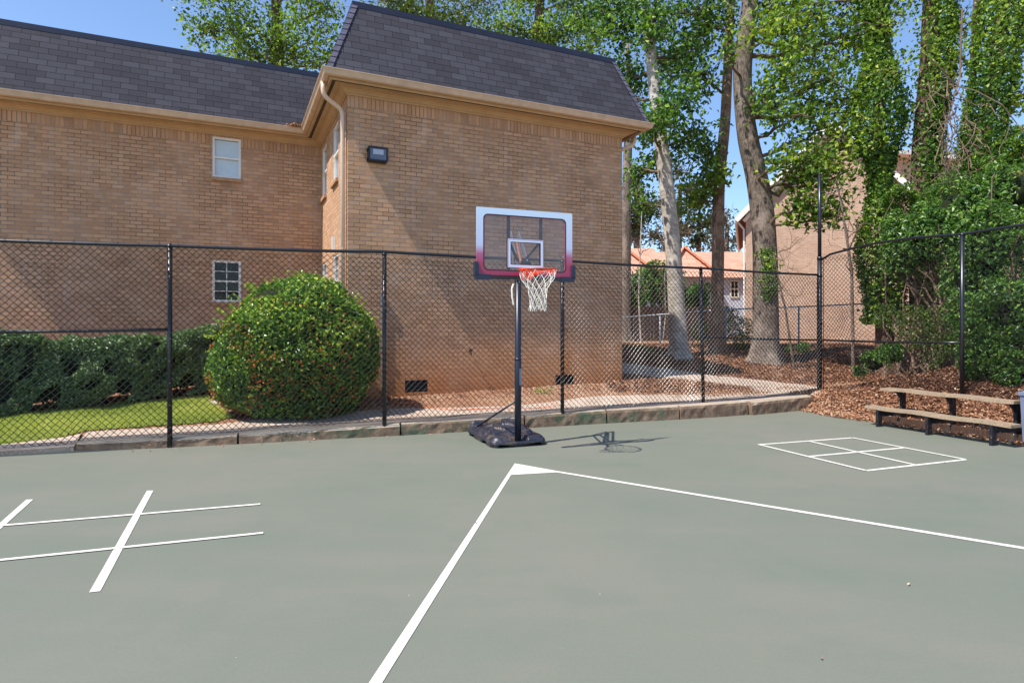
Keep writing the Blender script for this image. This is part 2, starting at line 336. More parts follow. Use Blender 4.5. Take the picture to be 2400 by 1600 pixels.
t = NT('black_plastic'); v = t.coord(); c = t.mix(t.ramp(t.noise(v, 5, 6, .7), [(.5, K0), (.68, (.6, .6, .6, 1))]), lin(40, 42, 54), lin(128, 108, 92)); t.base(c, .42, .5); t.bump(t.noise(v, 30, 5), .15, .004); M['plastic'] = t.m
M['pad'] = simple('navy_pad', lin(44, 50, 70), .5, .4, 0, .12, 8, .05)
M['orange'] = simple('orange_rim', lin(232, 70, 30), .4, .5, 0, .08, 8, 0)
M['net'] = simple('white_net', lin(228, 224, 214), .8, .2, 0, .06, 30, 0)
M['steel'] = simple('bare_steel', lin(190, 190, 198), .3, .5, .85, .15, 14, .05)
M['rust'] = simple('rusty_spring', lin(150, 96, 70), .7, .3, .2, .25, 20, .2)
t = NT('board_border'); v = t.coord('Generated'); s_ = t.n('ShaderNodeSeparateXYZ'); t.l(v, s_.inputs[0])
c = t.ramp(s_.outputs[2], [(.18, lin(168, 56, 90)), (.33, lin(178, 96, 132)), (.46, lin(196, 206, 232)), (1, lin(206, 226, 244))]); t.base(c, .3, .5); M['border'] = t.m
M['white_paint'] = simple('white_print', lin(214, 222, 240), .35, .5, 0, .03, 5, 0)
M['pink'] = simple('crimson_print', lin(170, 80, 104), .4, .5, 0, .05, 5, 0)
def woodmat(name, a, b, sc_):
    t = NT(name); v = t.coord('Object', sc_, (0, 0, R(70))); n = t.noise(v, 3, 7, .7); c = t.ramp(n, [(.3, a), (.65, b)]); t.base(c, .85, .2); t.bump(n, .5, .01); return t.m
M['wood'] = woodmat('weathered_plank', lin(100, 84, 68), lin(170, 150, 126), (1.2, 26, 26))
M['wood_fence'] = woodmat('brown_fence_board', lin(50, 36, 31), lin(92, 70, 60), (14, 14, 1.5))
t = NT('chipped_black_paint'); v = t.coord(); c = t.mix(t.ramp(t.noise(v, 34, 5, .75), [(.60, K0), (.66, W1)]), lin(30, 30, 38), lin(150, 132, 112)); t.base(c, .55, .4); M['blackwood'] = t.m
M['bare_wood'] = simple('bare_wood', lin(176, 154, 130), .85, .2, 0, .15, 12, .2)
M['bin'] = simple('grey_bin_plastic', lin(112, 120, 144), .5, .4, 0, .08, 4, .05)
M['galv_wire'] = simple('dull_galvanised_wire', lin(112, 112, 112), .7, .2, 0, .1, 9, 0)
M['orange_cord'] = simple('orange_cord', lin(238, 110, 62), .5, .4, 0, .1, 9, 0)
M['house_blue'] = simple('pale_blue_siding', lin(190, 200, 220), .7, .3, 0, .06, 3, .1)
M['cream'] = simple('cream_trim', lin(226, 222, 212), .6, .3, 0, .05, 4, .05)
M['lens'] = simple('prismatic_lens', lin(176, 180, 190), .25, .6, 0, .15, 40, .3, 90)
M['bronze'] = simple('dark_bronze', lin(36, 34, 38), .4, .5, .3, .1, 8, .05)
M['stone'] = simple('pale_rock', lin(172, 162, 152), .9, .2, 0, .25, 8, .4)

def struct(o): o['kind'] = 'structure'; return o
# ------------------------------------------------------------------ terrain
xs = np.unique(np.concatenate([np.linspace(-90, -14, 14), np.arange(-14, 16, .12), np.linspace(16, 120, 24)]))
ys = np.unique(np.concatenate([np.linspace(-30, 4, 10), np.arange(4, 26, .12), np.linspace(26, 160, 24)]))
X, Y = np.meshgrid(xs, ys, indexing='ij'); Z = gz(X, Y); nx, ny = X.shape
i, j = np.meshgrid(np.arange(nx-1), np.arange(ny-1), indexing='ij')
q = np.stack([i*ny+j, (i+1)*ny+j, (i+1)*ny+j+1, i*ny+j+1], -1).reshape(-1, 4)
m = MB(); m.add(np.stack([X, Y, Z], -1).reshape(-1, 3), q); struct(m.build('ground', M['soil'], smooth=True))
# curb line on the court surface
curb_px = [(-900, 1100), (0, 1066), (174, 1056.5), (425, 1048), (638, 1036), (1000, 1017), (1400, 993), (1634, 980.5), (1740, 973), (1902, 959)]
curb = [world_court(*p) for p in curb_px]
corner = (float(curb[-1][0])+.05, float(curb[-1][1]))
edge = lambda y: 6.57-(y-8.96)*.384
m = MB(); poly = [(-40, -14), (edge(-14), -14), (edge(11.9)+.0, 11.9)]+[(x, y+.02) for x, y in curb[::-1]]+[(-40, 3.5)]
m.sheet(poly, 0.0); struct(m.build('court', M['court']))
# kerb of worn concrete
def curbmesh(pts, top, w, name, seed):
    r = np.random.default_rng(seed); m = MB()
    P = []; 
    for a, b in zip(pts[:-1], pts[1:]):
        n = max(2, int(np.hypot(b[0]-a[0], b[1]-a[1])/.09))
        for k in range(n): f = k/n; P.append((a[0]+(b[0]-a[0])*f, a[1]+(b[1]-a[1])*f, top[0]+(top[1]-top[0])*0))
    P.append((pts[-1][0], pts[-1][1], 0)); P = np.array(P); L = np.concatenate([[0], np.cumsum(np.hypot(*np.diff(P[:, :2], axis=0).T))]); n = len(P)
    zt = np.interp(L, np.linspace(0, L[-1], len(top)), top); V = []
    for k in range(n):
        d = P[min(k+1, n-1), :2]-P[max(k-1, 0), :2]; d /= np.linalg.norm(d); nn = np.array([-d[1], d[0]])
        c, z = P[k, :2], zt[k]; jt = r.normal(0, .004, 8)
        sec = [(-.004+jt[0], -.02), (.0+jt[1], z*.35), (.004+jt[2], z*.75), (.018+jt[3]*.8, z-.018), (.04, z+jt[4]*.5), (w, z), (w, -.02)]
        V += [(c[0]+nn[0]*o, c[1]+nn[1]*o, h) for o, h in sec]
    k = 7; i, j = np.meshgrid(np.arange(n-1), np.arange(k-1), indexing='ij')
    q = np.stack([i*k+j, (i+1)*k+j, (i+1)*k+j+1, i*k+j+1], -1).reshape(-1, 4); m.add(V, q)
    V = np.array(V); 
    for s_ in (0, n-1): m.ng.append(([tuple(x) for x in V[s_*k:(s_+1)*k]], 0))
    # m has ng -> from_pydata path
    return struct(m.build(name, M['curb']))
cp = curb[2:]; seg = [cp[0]]
def lerp(a, b, f): return (a[0]+(b[0]-a[0])*f, a[1]+(b[1]-a[1])*f)
joints = [.0, .16, .34, .50, .62, .735, .86]
def along(f):
    L = [0]; 
    for a, b in zip(cp[:-1], cp[1:]): L.append(L[-1]+math.dist(a, b))
    t = f*L[-1]
    for i in range(len(cp)-1):
        if t <= L[i+1]+1e-9: return lerp(cp[i], cp[i+1], (t-L[i])/(L[i+1]-L[i]))
    return cp[-1]
tops = [.105, .135, .175, .20, .225, .235, .245]
for k in range(6):
    a, b = along(joints[k]+.0012), along(joints[k+1]-.0012)
    mid = along((joints[k]+joints[k+1])/2)
    curbmesh([a, mid, b], [tops[k], tops[k+1]], .19, 'kerb', k)
a, b = along(.862), along(1.0); off = np.array([.03, -.06])
curbmesh([tuple(np.array(a)+off), tuple(np.array(b)+off*.3)], [.235, .262], .26, 'kerb', 9)
# sidewalks (thick slabs following the ground)
def slab(name, strip_a, strip_b, mat, dz=.03, n=60, thick=.12, za=None):
    """strip between two polylines given in pixels on the ground"""
    def res(pl, zs=None):
        P = np.array([(UT(*p) if zs is None else np.array([*p, 0.0]))[:2] for k, p in enumerate(pl)]); L = np.concatenate([[0], np.cumsum(np.hypot(*np.diff(P, axis=0).T))]); s = np.linspace(0, L[-1], n)
        return np.stack([np.interp(s, L, P[:, 0]), np.interp(s, L, P[:, 1])], -1)
    A, B_ = res(strip_a, za), res(strip_b); k = 7; V = []
    def zz(i, f, p):
        if za is None: return float(gz(p[0], p[1]))
        return np.interp(i/(n-1), np.linspace(0, 1, len(za)), za)*(1-f)+(float(gz(B_[i][0], B_[i][1]))+.015)*f
    for i in range(n):
        for f in np.linspace(0, 1, k):
            p = A[i]*(1-f)+B_[i]*f; V.append((p[0], p[1], zz(i, f, p)+dz))
        for f in (1, 0):
            p = A[i]*(1-f)+B_[i]*f; V.append((p[0], p[1], zz(i, f, p)+dz-thick))
    kk = k+2; q = []
    for i in range(n-1):
        for j in range(kk): q.append((i*kk+j, (i+1)*kk+j, (i+1)*kk+(j+1) % kk, i*kk+(j+1) % kk))
    m = MB(); m.add(V, q); return struct(m.build(name, mat))
def back(p, q, r_, o=.11):
    d = np.array(r_)-np.array(p); d = d/np.linalg.norm(d); return (q[0]-d[1]*o, q[1]+d[0]*o)
cb = [back(curb[max(i-1, 0)], curb[i], curb[min(i+1, len(curb)-1)]) for i in range(len(curb))]
slab('sidewalk', [curb[0], curb[1], curb[2]], [(-700, 1062), (0, 1046), (191, 1021)], M['walk'], .01, za=[.0, .012, .05])
slab('sidewalk', cb[2:], [(205, 1013), (509, 993), (700, 978), (903, 966), (1214, 947), (1400, 931), (1698, 920), (1925, 908)], M['walk'], .0, za=[.10, .125, .15, .185, .215, .235, .243, .255])
slab('path', [(1395, 868), (1651, 895), (1760, 910), (1925, 924)], [(1395, 850), (1655, 880), (1770, 892), (1925, 911)], M['walk'], .03)
# painted lines
m = MB()
def quad_px(p): m.sheet([world_court(*x) for x in p], .004)
def line_px(a, b, w):
    A, B_ = np.array(world_court(*a)), np.array(world_court(*b)); d = (B_-A)/np.linalg.norm(B_-A); n_ = np.array([-d[1], d[0]])*w/2
    m.sheet([tuple(A-n_), tuple(B_-n_), tuple(B_+n_), tuple(A+n_)], .004)
P = lambda a, b: tuple(np.array(a)*(1-b[1])+np.array(b[0])*b[1])
quad_px([(209, 1388.6), (235, 1385.6), (359.3, 1149.7), (344.4, 1150)])
quad_px([(0-160, 1367), (-135, 1363), (77.8, 1170.5), (61.6, 1171)])
m2 = m; m = MB()
line_px((-500, 1274), (610, 1182), .042); line_px((-500, 1365), (617, 1249.6), .042)
for v in m.ng: m2.ng.append(([(x, y, z+.003) for x, y, z in v[0]], 0))
m = m2
struct(m.build('court_markings', M['line']))
m = MB(); quad_px([(1206.5, 1086), (1304.8, 1103.6), (1304.8, 1107), (1197.6, 1113)][::-1])
quad_px([(1206.5, 1086), (1197.6, 1113), (896, 1600), (760, 1820), (720, 1820), (865, 1600)][::-1])
quad_px([(1304.8, 1103.6), (2700, 1331), (2700, 1337), (1304.8, 1107)])
struct(m.build('court_markings', M['line']))
m = MB(); Lp, Tp, Rp, Bp = (1778, 1042), (1997, 1026), (2263, 1077), (2029, 1103)
for a, b in ((Lp, Tp), (Bp, Rp)): line_px(a, b, .05)
k_ = m; m = MB()
for a, b in ((Tp, Rp), (Lp, Bp), ((1895, 1034), (2146, 1090))): line_px(a, b, .05)
for v in m.ng: k_.ng.append(([(x, y, z+.003) for x, y, z in v[0]], 0))
m = MB(); line_px((1895, 1069.7), (2116.4, 1049.5), .05)
k_.ng += m.ng; struct(k_.build('court_markings', M['line']))
# lawn
def draped(name, px, mat, dz=.012, step=.12):
    P = np.array([UT(*p)[:2] for p in px])
    x0, y0 = P.min(0); x1, y1 = P.max(0)
    gx = np.arange(x0, x1+step, step); gy = np.arange(y0, y1+step, step); X, Y = np.meshgrid(gx, gy, indexing='ij')
    return P, X, Y
def inpoly(x, y, P):
    r = np.zeros(np.shape(x), bool); n = len(P); j = n-1
    for i in range(n):
        xi, yi = P[i]; xj, yj = P[j]
        r ^= ((yi > y) != (yj > y)) & (x < (xj-xi)*(y-yi)/(yj-yi+1e-12)+xi); j = i
    return r
lawn_px = [(-420, 1090), (0, 1045), (191, 1020), (207, 1011), (509, 992), (551, 979), (500, 945), (488, 926), (268, 946), (0, 977), (-420, 1020)]
P, X, Y = draped('lawn', lawn_px, None, step=.05)
ins = inpoly(X, Y, P); nx, ny = X.shape; i, j = np.meshgrid(np.arange(nx-1), np.arange(ny-1), indexing='ij')
keep = ins[:-1, :-1] & ins[1:, :-1] & ins[:-1, 1:] & ins[1:, 1:]
q = np.stack([i*ny+j, (i+1)*ny+j, (i+1)*ny+j+1, i*ny+j+1], -1)[keep]
m = MB(); m.add(np.stack([X, Y, gz(X, Y)+.016], -1).reshape(-1, 3), q); struct(m.build('lawn', M['lawn']))
# ------------------------------------------------------------------ leaves
def leaves(m, C, size, nrm=None, spread=1.0, aspect=.55, tint=None, fold=.18):
    """C (n,3) leaf centres; two folded triangles per leaf"""
    n = len(C); size = np.full(n, size) if np.isscalar(size) else size
    if nrm is None: nv = rng.normal(size=(n, 3))
    else: nv = nrm+rng.normal(size=(n, 3))*spread
    nv /= np.linalg.norm(nv, axis=1, keepdims=True)
    d = rng.normal(size=(n, 3)); d -= nv*(d*nv).sum(1, keepdims=True); d /= np.linalg.norm(d, axis=1, keepdims=True)
    s = np.cross(nv, d); L = size[:, None]*(.7+.6*rng.random((n, 1))); Wd = L*aspect
    base = C-d*L*.5; tip = C+d*L*.5-nv*L*.08; mid = C-d*L*.05
    l = mid+s*Wd*.5+nv*L*fold; r = mid-s*Wd*.5+nv*L*fold
    V = np.stack([base, l, tip, r], 1).reshape(-1, 3); k = np.arange(n)*4
    t = np.concatenate([np.stack([k, k+1, k+2], -1), np.stack([k, k+2, k+3], -1)])
    tn = rng.random(n) if tint is None else np.clip(tint, 0, 1); m.add(V, None, t, np.repeat(tn, 4))
# grass blades
cnt = 26000; px = rng.uniform(P[:, 0].min(), P[:, 0].max(), cnt*3); py = rng.uniform(P[:, 1].min(), P[:, 1].max(), cnt*3)
k = inpoly(px, py, P); px, py = px[k][:cnt*2], py[k][:cnt*2]; n = len(px); bz = gz(px, py)+.012
h = rng.uniform(.02, .045, n); a = rng.uniform(0, 6.28, n); wv = .006
V = np.stack([np.stack([px-np.cos(a)*wv, py-np.sin(a)*wv, bz], -1), np.stack([px+np.cos(a)*wv, py+np.sin(a)*wv, bz], -1), np.stack([px+rng.normal(0, .012, n), py+rng.normal(0, .012, n), bz+h], -1)], 1).reshape(-1, 3)
k = np.arange(n)*3; m = MB(); tn = np.clip(.5+.35*np.sin(px*1.7)*np.sin(py*2.3)+rng.normal(0, .22, n), 0, 1)
m.add(V, None, np.stack([k, k+1, k+2], -1), np.repeat(tn, 3)); tag(m.build('grass', M['grass']), 'short bright yellow-green mown grass between hedge and sidewalk', 'grass', kind='stuff')

# ------------------------------------------------------------------ apartment building
UV = np.array([math.cos(R(24.8)), math.sin(R(24.8))]); VV = np.array([-UV[1], UV[0]]); C0 = np.array([-2.95, 10.93])
def bw(s, t, z=None):
    p = C0+UV*s+VV*t; return (p[0], p[1]) if z is None else (p[0], p[1], z)
def uvmesh(name, faces, mat, parent):
    """faces: list of (points, uvs)"""
    vs, fs, us = [], [], []
    for p, u in faces: fs.append(tuple(range(len(vs), len(vs)+len(p)))); vs += [tuple(x) for x in p]; us += list(u)
    me = bpy.data.meshes.new(name); me.from_pydata(vs, [], fs); l = me.uv_layers.new(name='UVMap')
    for i, u in enumerate(us): l.data[i].uv = u
    me.materials.append(mat); o = bpy.data.objects.new(name, me); col.objects.link(o)
    if parent is not None: o.parent = parent; o.matrix_parent_inverse = parent.matrix_basis.inverted()
    return o
def wall_faces(a, b, z0, z1, holes=(), depth=.09, inward=None, conv=None, u0=0):
    """a,b: 2D world ends; outward normal on the right-hand side of a->b"""
    a, b = np.array(a), np.array(b); L = np.linalg.norm(b-a); d = (b-a)/L; inn = np.array([-d[1], d[0]])
    us = sorted({0, L, *[h[0] for h in holes], *[h[1] for h in holes]}); zs = sorted({z0, z1, *[h[2] for h in holes], *[h[3] for h in holes]}); F_ = []
    pt = lambda u, z, o=0: (a[0]+d[0]*u+inn[0]*o, a[1]+d[1]*u+inn[1]*o, z)
    for ua, ub in zip(us[:-1], us[1:]):
        for za, zb in zip(zs[:-1], zs[1:]):
            um, zm = (ua+ub)/2, (za+zb)/2
            if any(h[0] < um < h[1] and h[2] < zm < h[3] for h in holes): continue
            F_.append(([pt(ua, za), pt(ub, za), pt(ub, zb), pt(ua, zb)], [(u0+ua, za), (u0+ub, za), (u0+ub, zb), (u0+ua, zb)]))
    for h in holes:
        for (ua, za), (ub, zb) in (((h[0], h[2]), (h[0], h[3])), ((h[1], h[3]), (h[1], h[2])), ((h[1], h[2]), (h[0], h[2])), ((h[0], h[3]), (h[1], h[3]))):
            F_.append(([pt(ua, za), pt(ub, zb), pt(ub, zb, depth), pt(ua, za, depth)], [(u0+ua, za), (u0+ub, zb), (u0+ub+depth, zb), (u0+ua+depth, za)]))
    return F_
bld = thing('apartment_building', 'two-storey tan brick apartment building with dark shingled mansard roof behind the black fence', 'building', bw(0, 0, .2))
# walls in a->b order with the outside on the right-hand side: front of wing runs right, i.e. outward = -VV
ML = 7.15; TB = 14
winM = [(ML-2.262, ML-1.70, 4.84, 5.72), (ML-2.262, ML-1.70, 2.15, 3.05)]
winS = [(3.49-1.72, 3.49-1.02, 4.50, 5.66), (3.49-3.36, 3.49-2.62, 4.50, 5.66), (3.49-1.72, 3.49-1.02, 1.95, 3.05), (3.49-3.36, 3.49-2.62, 1.95, 3.05)]
ventF = [(1.05, 1.49, .37, .60), (4.25, 4.69, .40, .60)]
Fc = []
Fc += wall_faces(bw(-ML, 3.49), bw(0, 3.49), -.3, 5.95, winM, u0=0)
Fc += wall_faces(bw(0, 3.49), bw(0, 0), -.3, 5.95, winS, u0=.05)
Fc += wall_faces(bw(0, 0), bw(5.92, 0), -.3, 5.95, ventF, .06, u0=.1)
Fc += wall_faces(bw(5.92, 0), bw(5.92, TB), -.3, 5.95, (), u0=.05)
Fc += wall_faces(bw(5.92, TB), bw(-ML, TB), -.3, 5.95, (), u0=.05)
Fc += wall_faces(bw(-ML, TB), bw(-ML, 3.49), -.3, 5.95, (), u0=.05)
uvmesh('wall', Fc, M['brick'], bld)
outline = [(-ML, 3.49), (0, 3.49), (0, 0), (5.92, 0), (5.92, TB), (-ML, TB)]
def offs(o):
    """outline offset outwards by o (negative = inwards)"""
    r = []; n = len(outline)
    for i in range(n):
        p0, p1, p2 = [np.array(outline[k % n], float) for k in (i-1, i, i+1)]
        d1 = (p1-p0)/np.linalg.norm(p1-p0); d2 = (p2-p1)/np.linalg.norm(p2-p1)
        n1 = np.array([d1[1], -d1[0]]); n2 = np.array([d2[1], -d2[0]]); r.append(tuple(p1+n1*o+n2*o))
    return r
def ring(prof, name, mat, closed=True, uv=False, zoff=None):
    """sweep profile [(out, z)] round the outline"""
    Fs = []
    for k in range(len(prof)-1):
        A, B_ = offs(prof[k][0]), offs(prof[k+1][0]); n = len(A)
        sl = math.hypot(prof[k+1][0]-prof[k][0], prof[k+1][1]-prof[k][1])
        for i in range(n):
            j = (i+1) % n; L = math.dist(A[i], A[j]); d = (np.array(A[j])-A[i])/L
            u = [0, L, float(np.dot(np.array(B_[j])-A[i], d)), float(np.dot(np.array(B_[i])-A[i], d))]
            Fs.append(([bw(*A[i], prof[k][1]), bw(*A[j], prof[k][1]), bw(*B_[j], prof[k+1][1]), bw(*B_[i], prof[k+1][1])], [(u[0], 0), (u[1], 0), (u[2], sl), (u[3], sl)]))
    return uvmesh(name, Fs, mat, bld)
ZT = 7.50
roof = ring([(.42, 5.985), (-.14, ZT)], 'roof', M['shingle'])
o = ring([(-.155, ZT-.10), (-.10, ZT-.09), (-.10, ZT+.02), (-.16, ZT+.045), (-.30, ZT+.045), (-.34, ZT)], 'flashing', M['flashing']); o.parent = roof; o.matrix_parent_inverse = Matrix()
A = offs(-.3); uvmesh('flat_roof', [([bw(*p, ZT+.01) for p in A], [(p[0], p[1]) for p in A])], M['flashing'], bld)
# hip caps
def hipcap(i, mat):
    a, b = np.array(bw(*offs(.42)[i], 5.99)), np.array(bw(*offs(-.14)[i], ZT)); m = MB(); n = 12
    for k in range(n):
        p, q_ = a+(b-a)*k/n, a+(b-a)*(k+1.15)/n
        c = np.array(bw(3, 7, 0)) if i in (2, 3) else np.array(bw(-5, 9, 0)); 
        dA = np.array(UV.tolist()+[0]); dB = np.array(VV.tolist()+[0]); sgn = {0: (1, 1), 2: (1, 1), 3: (-1, 1), 1: (1, -1)}[i]
        up = np.array([0, 0, .012]); out = -(dA*sgn[0]+dB*sgn[1])*.012
        w = .085
        l1, l2 = dA*sgn[0]*w, dB*sgn[1]*w
        V = [p+out*1.6+up, p+l1*1.0-dB*sgn[1]*.02+up, p+l2*1.0-dA*sgn[0]*.02+up, q_+out*.7+up*.6, q_+l1-dB*sgn[1]*.012, q_+l2-dA*sgn[0]*.012]
        m.add(V, [(0, 1, 4, 3), (2, 0, 3, 5), (0, 2, 1, 0)] if False else [(0, 1, 4, 3), (2, 0, 3, 5)], [(0, 2, 1)])
    ob = m.build('hip_cap', mat, roof); ob.matrix_parent_inverse = Matrix()
M['hip'] = simple('hip_cap_shingle', lin(88, 86, 102), .9, .25, 0, .3, 9, .3, 120)
hipcap(2, M['hip']); hipcap(3, M['hip'])
ring([(.36, 5.99), (.36, 5.855), (.345, 5.845), (.33, 5.87), (.30, 5.872)], 'fascia', M['trim'])
ring([(.302, 5.871), (.243, 5.871)], 'soffit_vent', M['trim_dark'])
ring([(.245, 5.868), (.16, 5.868), (.155, 5.845), (.12, 5.84), (.085, 5.815), (.065, 5.80), (.06, 5.785), (.028, 5.78), (.026, 5.752), (-.01, 5.752)], 'cornice', M['trim'])
ring([(.362, 5.895), (.43, 5.885), (.46, 5.90), (.468, 5.925), (.488, 5.975), (.502, 5.985), (.502, 6.0), (.49, 6.0), (.478, 5.985), (.46, 5.94), (.37, 5.94)], 'gutter', M['gutter'])
# downspouts
def spout(pts, parent, name='downspout', r=.042, mat='spout'):
    P = [pts[0]]
    for a, b, c in zip(pts[:-2], pts[1:-1], pts[2:]):
        a, b, c = map(np.array, (a, b, c)); ra = b+(a-b)/np.linalg.norm(a-b)*min(.12, np.linalg.norm(a-b)*.45); rc = b+(c-b)/np.linalg.norm(c-b)*min(.12, np.linalg.norm(c-b)*.45)
        for f in np.linspace(0, 1, 6): P.append(ra*(1-f)**2+b*2*f*(1-f)+rc*f*f)
    P.append(pts[-1]); m = MB(); m.tube(np.array([np.array(p) for p in P]), r, 8); 
    for z in (5.05, 3.0): 
        if pts[-1][2] < z < pts[-2][2]: m.tube([(pts[-1][0], pts[-1][1], z-.02), (pts[-1][0], pts[-1][1], z+.02)], r*1.12, 8)
    return m.build(name, M[mat], parent, smooth=True)
spout([bw(-.43, -.05, 5.9), bw(-.43, -.05, 5.66), bw(-.07, .10, 5.50), bw(-.062, .11, .3)], bld)
spout([bw(5.92+.42, .12, 5.9), bw(5.92+.40, .12, 5.68), bw(5.92+.07, .2, 5.56), bw(5.92+.07, .2, .4)], bld)
# windows
def window(a, b, hole, blind, muntin, name='window', fm='white'):
    a, b = np.array(a), np.array(b); d = (b-a)/np.linalg.norm(b-a); inn = np.array([-d[1], d[0]]); u0, u1, z0, z1 = hole
    rz = math.atan2(d[1], d[0]); pt = lambda u, z, o: (a[0]+d[0]*u+inn[0]*o, a[1]+d[1]*u+inn[1]*o, z)
    um, zm, w, h = (u0+u1)/2, (z0+z1)/2, u1-u0, z1-z0; f = .045; m = MB()
    for uu in (u0+f/2, u1-f/2): m.box(pt(uu, zm, .045), (f, .06, h-.004), rz)
    m.box(pt(um, z0+f/2, .045), (w-2*f, .056, f), rz); m.box(pt(um, z1-f/2, .045), (w-2*f, .056, f), rz)
    m.box(pt(um, zm, .043), (w-2*f, .05, .035), rz)
    fr = m.build(name, M[fm], bld)
    if muntin:
        m = MB(); m.box(pt(um, (z0+zm)/2, .05), (.016, .02, h/2-.06), rz); m.box(pt(um, (z1+zm)/2, .05), (.016, .02, h/2-.06), rz)
        for zz in ((z0+zm)/2+.01, (z1+zm)/2-.01): m.box(pt(um, zz, .0505), (w-2*f, .018, .014), rz)
        o = m.build('muntin', M[fm], fr); o.matrix_parent_inverse = Matrix()
    m = MB(); m.box(pt(um, zm, .06), (w-2*f+.01, .006, h-2*f+.01), rz); o = m.build('pane', M['glass'], fr); o.matrix_parent_inverse = Matrix()
    m = MB()
    if blind:
        n = int((h-.1)/.028)
        for k in range(n): m.box(pt(um, z0+.05+(k+.5)*(h-.1)/n, .085), (w-.06, .004, (h-.1)/n*1.05), rz, tilt=[[1, 0, 0], [0, 1, .18], [0, -.18, 1]])
        o = m.build('blind', M['blind'], fr)
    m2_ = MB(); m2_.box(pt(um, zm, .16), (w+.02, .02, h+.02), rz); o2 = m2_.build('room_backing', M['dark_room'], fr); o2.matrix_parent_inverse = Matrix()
    if blind: o.matrix_parent_inverse = Matrix()
    m = MB(); nb = max(3, int(w/.08))
    for k in range(nb): m.box(pt(u0-.02+(k+.5)*(w+.04)/nb, z0-.035, .0), ((w+.04)/nb-.006, .11, .07), rz)
    m.box(pt(um, z0-.036, .006), (w+.03, .1, .062), rz); o = m.build('sill', M['sill'], fr); o.matrix_parent_inverse = Matrix()
a, b = bw(-ML, 3.49), bw(0, 3.49); window(a, b, winM[0], True, False); window(a, b, winM[1], False, True)
a, b = bw(0, 3.49), bw(0, 0)
for k, h_ in enumerate(winS): window(a, b, h_, k < 2, k >= 2)
# foundation vents
for u0, u1, z0, z1 in ventF:
    m = MB(); c = (u0+u1)/2
    for k in range(5): m.box(bw(c, .03, z0+.02+(k+.5)*(z1-z0-.04)/5), (u1-u0-.04, .03, .008), R(24.8), tilt=[[1, 0, 0], [0, .8, .5], [0, -.5, .8]])
    for uu in (u0+.01, u1-.01): m.box(bw(uu, .02, (z0+z1)/2), (.02, .03, z1-z0), R(24.8))
    m.box(bw(c, .058, (z0+z1)/2), (u1-u0, .01, z1-z0), R(24.8)); m.build('foundation_vent', M['bronze'], bld)
m = MB(); m.tube([bw(.62, -.03, 2.2), bw(.62, -.03, .35)], .014, 8); m.box(bw(.62, -.04, 2.1), (.06, .05, .22), R(24.8)); m.box(bw(.62, -.035, 1.2), (.07, .04, .1), R(24.8))
m.build('conduit', M['galv'], bld)
m = MB(); m.box(bw(-.04, 1.35, 3.25), (.07, .05, .3), R(24.8)); m.build('utility_box', M['white'], bld)
m = MB(); m.tube([bw(2.33, -.02, 1.12), bw(2.33, -.09, 1.12), bw(2.33, -.11, 1.06)], .014, 8); m.tube([bw(2.30, -.1, 1.15), bw(2.36, -.1, 1.15)], .022, 8); m.build('hose_tap', M['bronze'], bld)
# debris in the gutter valley
m = MB(); p0 = np.array(bw(-.62, 3.49-.44, 6.0)); C = p0+rng.normal(size=(500, 3))*np.array([.12, .06, .035]); C[:, 2] = np.abs(C[:, 2]-6.0)+6.0
leaves(m, C, .06)
for _ in range(900):
    pass
ss_ = rng.uniform(-.3, 6.2, 700); C = np.array([bw(s, -.42+rng.normal(0, .02), 5.99+abs(rng.normal(0, .008))) for s in ss_]); leaves(m, C, .03)
ss_ = rng.uniform(-7, -.6, 500); C = np.array([bw(s, 3.49-.42+rng.normal(0, .02), 5.99+abs(rng.normal(0, .008))) for s in ss_]); leaves(m, C, .03)
tag(m.build('gutter_debris', M['litter']), 'brown dead leaves caught along the tan gutter, piled in the corner', 'dead leaves', kind='stuff')
# wall light
wl = thing('wall_light', 'black box floodlight with frosted lens mounted high on the tan brick wall', 'wall light', bw(.52, -.01, 4.6))
m = MB(); m.box(bw(.52, -.07, 4.72), (.34, .13, .26), R(24.8)); m.box(bw(.35, -.05, 4.80), (.03, .08, .05), R(24.8)); m.box(bw(.35, -.05, 4.63), (.03, .08, .04), R(24.8)); m.build('housing', M['bronze'], wl)
m = MB()
for (s, z, w, h) in ((.52, 4.835, .34, .025), (.52, 4.605, .34, .025), (.36, 4.72, .025, .205), (.68, 4.72, .025, .205)): m.box(bw(s, -.145, z), (w, .022, h), R(24.8))
m.build('frame', M['bronze'], wl)
m = MB(); m.box(bw(.52, -.143, 4.72), (.29, .01, .2), R(24.8)); m.build('diffuser', simple('grey_lens', lin(96, 100, 116), .15, .6, 0, .1, 8, 0), wl)
m = MB(); m.box(bw(.52, -.15, 4.755), (.19, .006, .09), R(24.8)); m.build('lamp', M['lens'], wl)

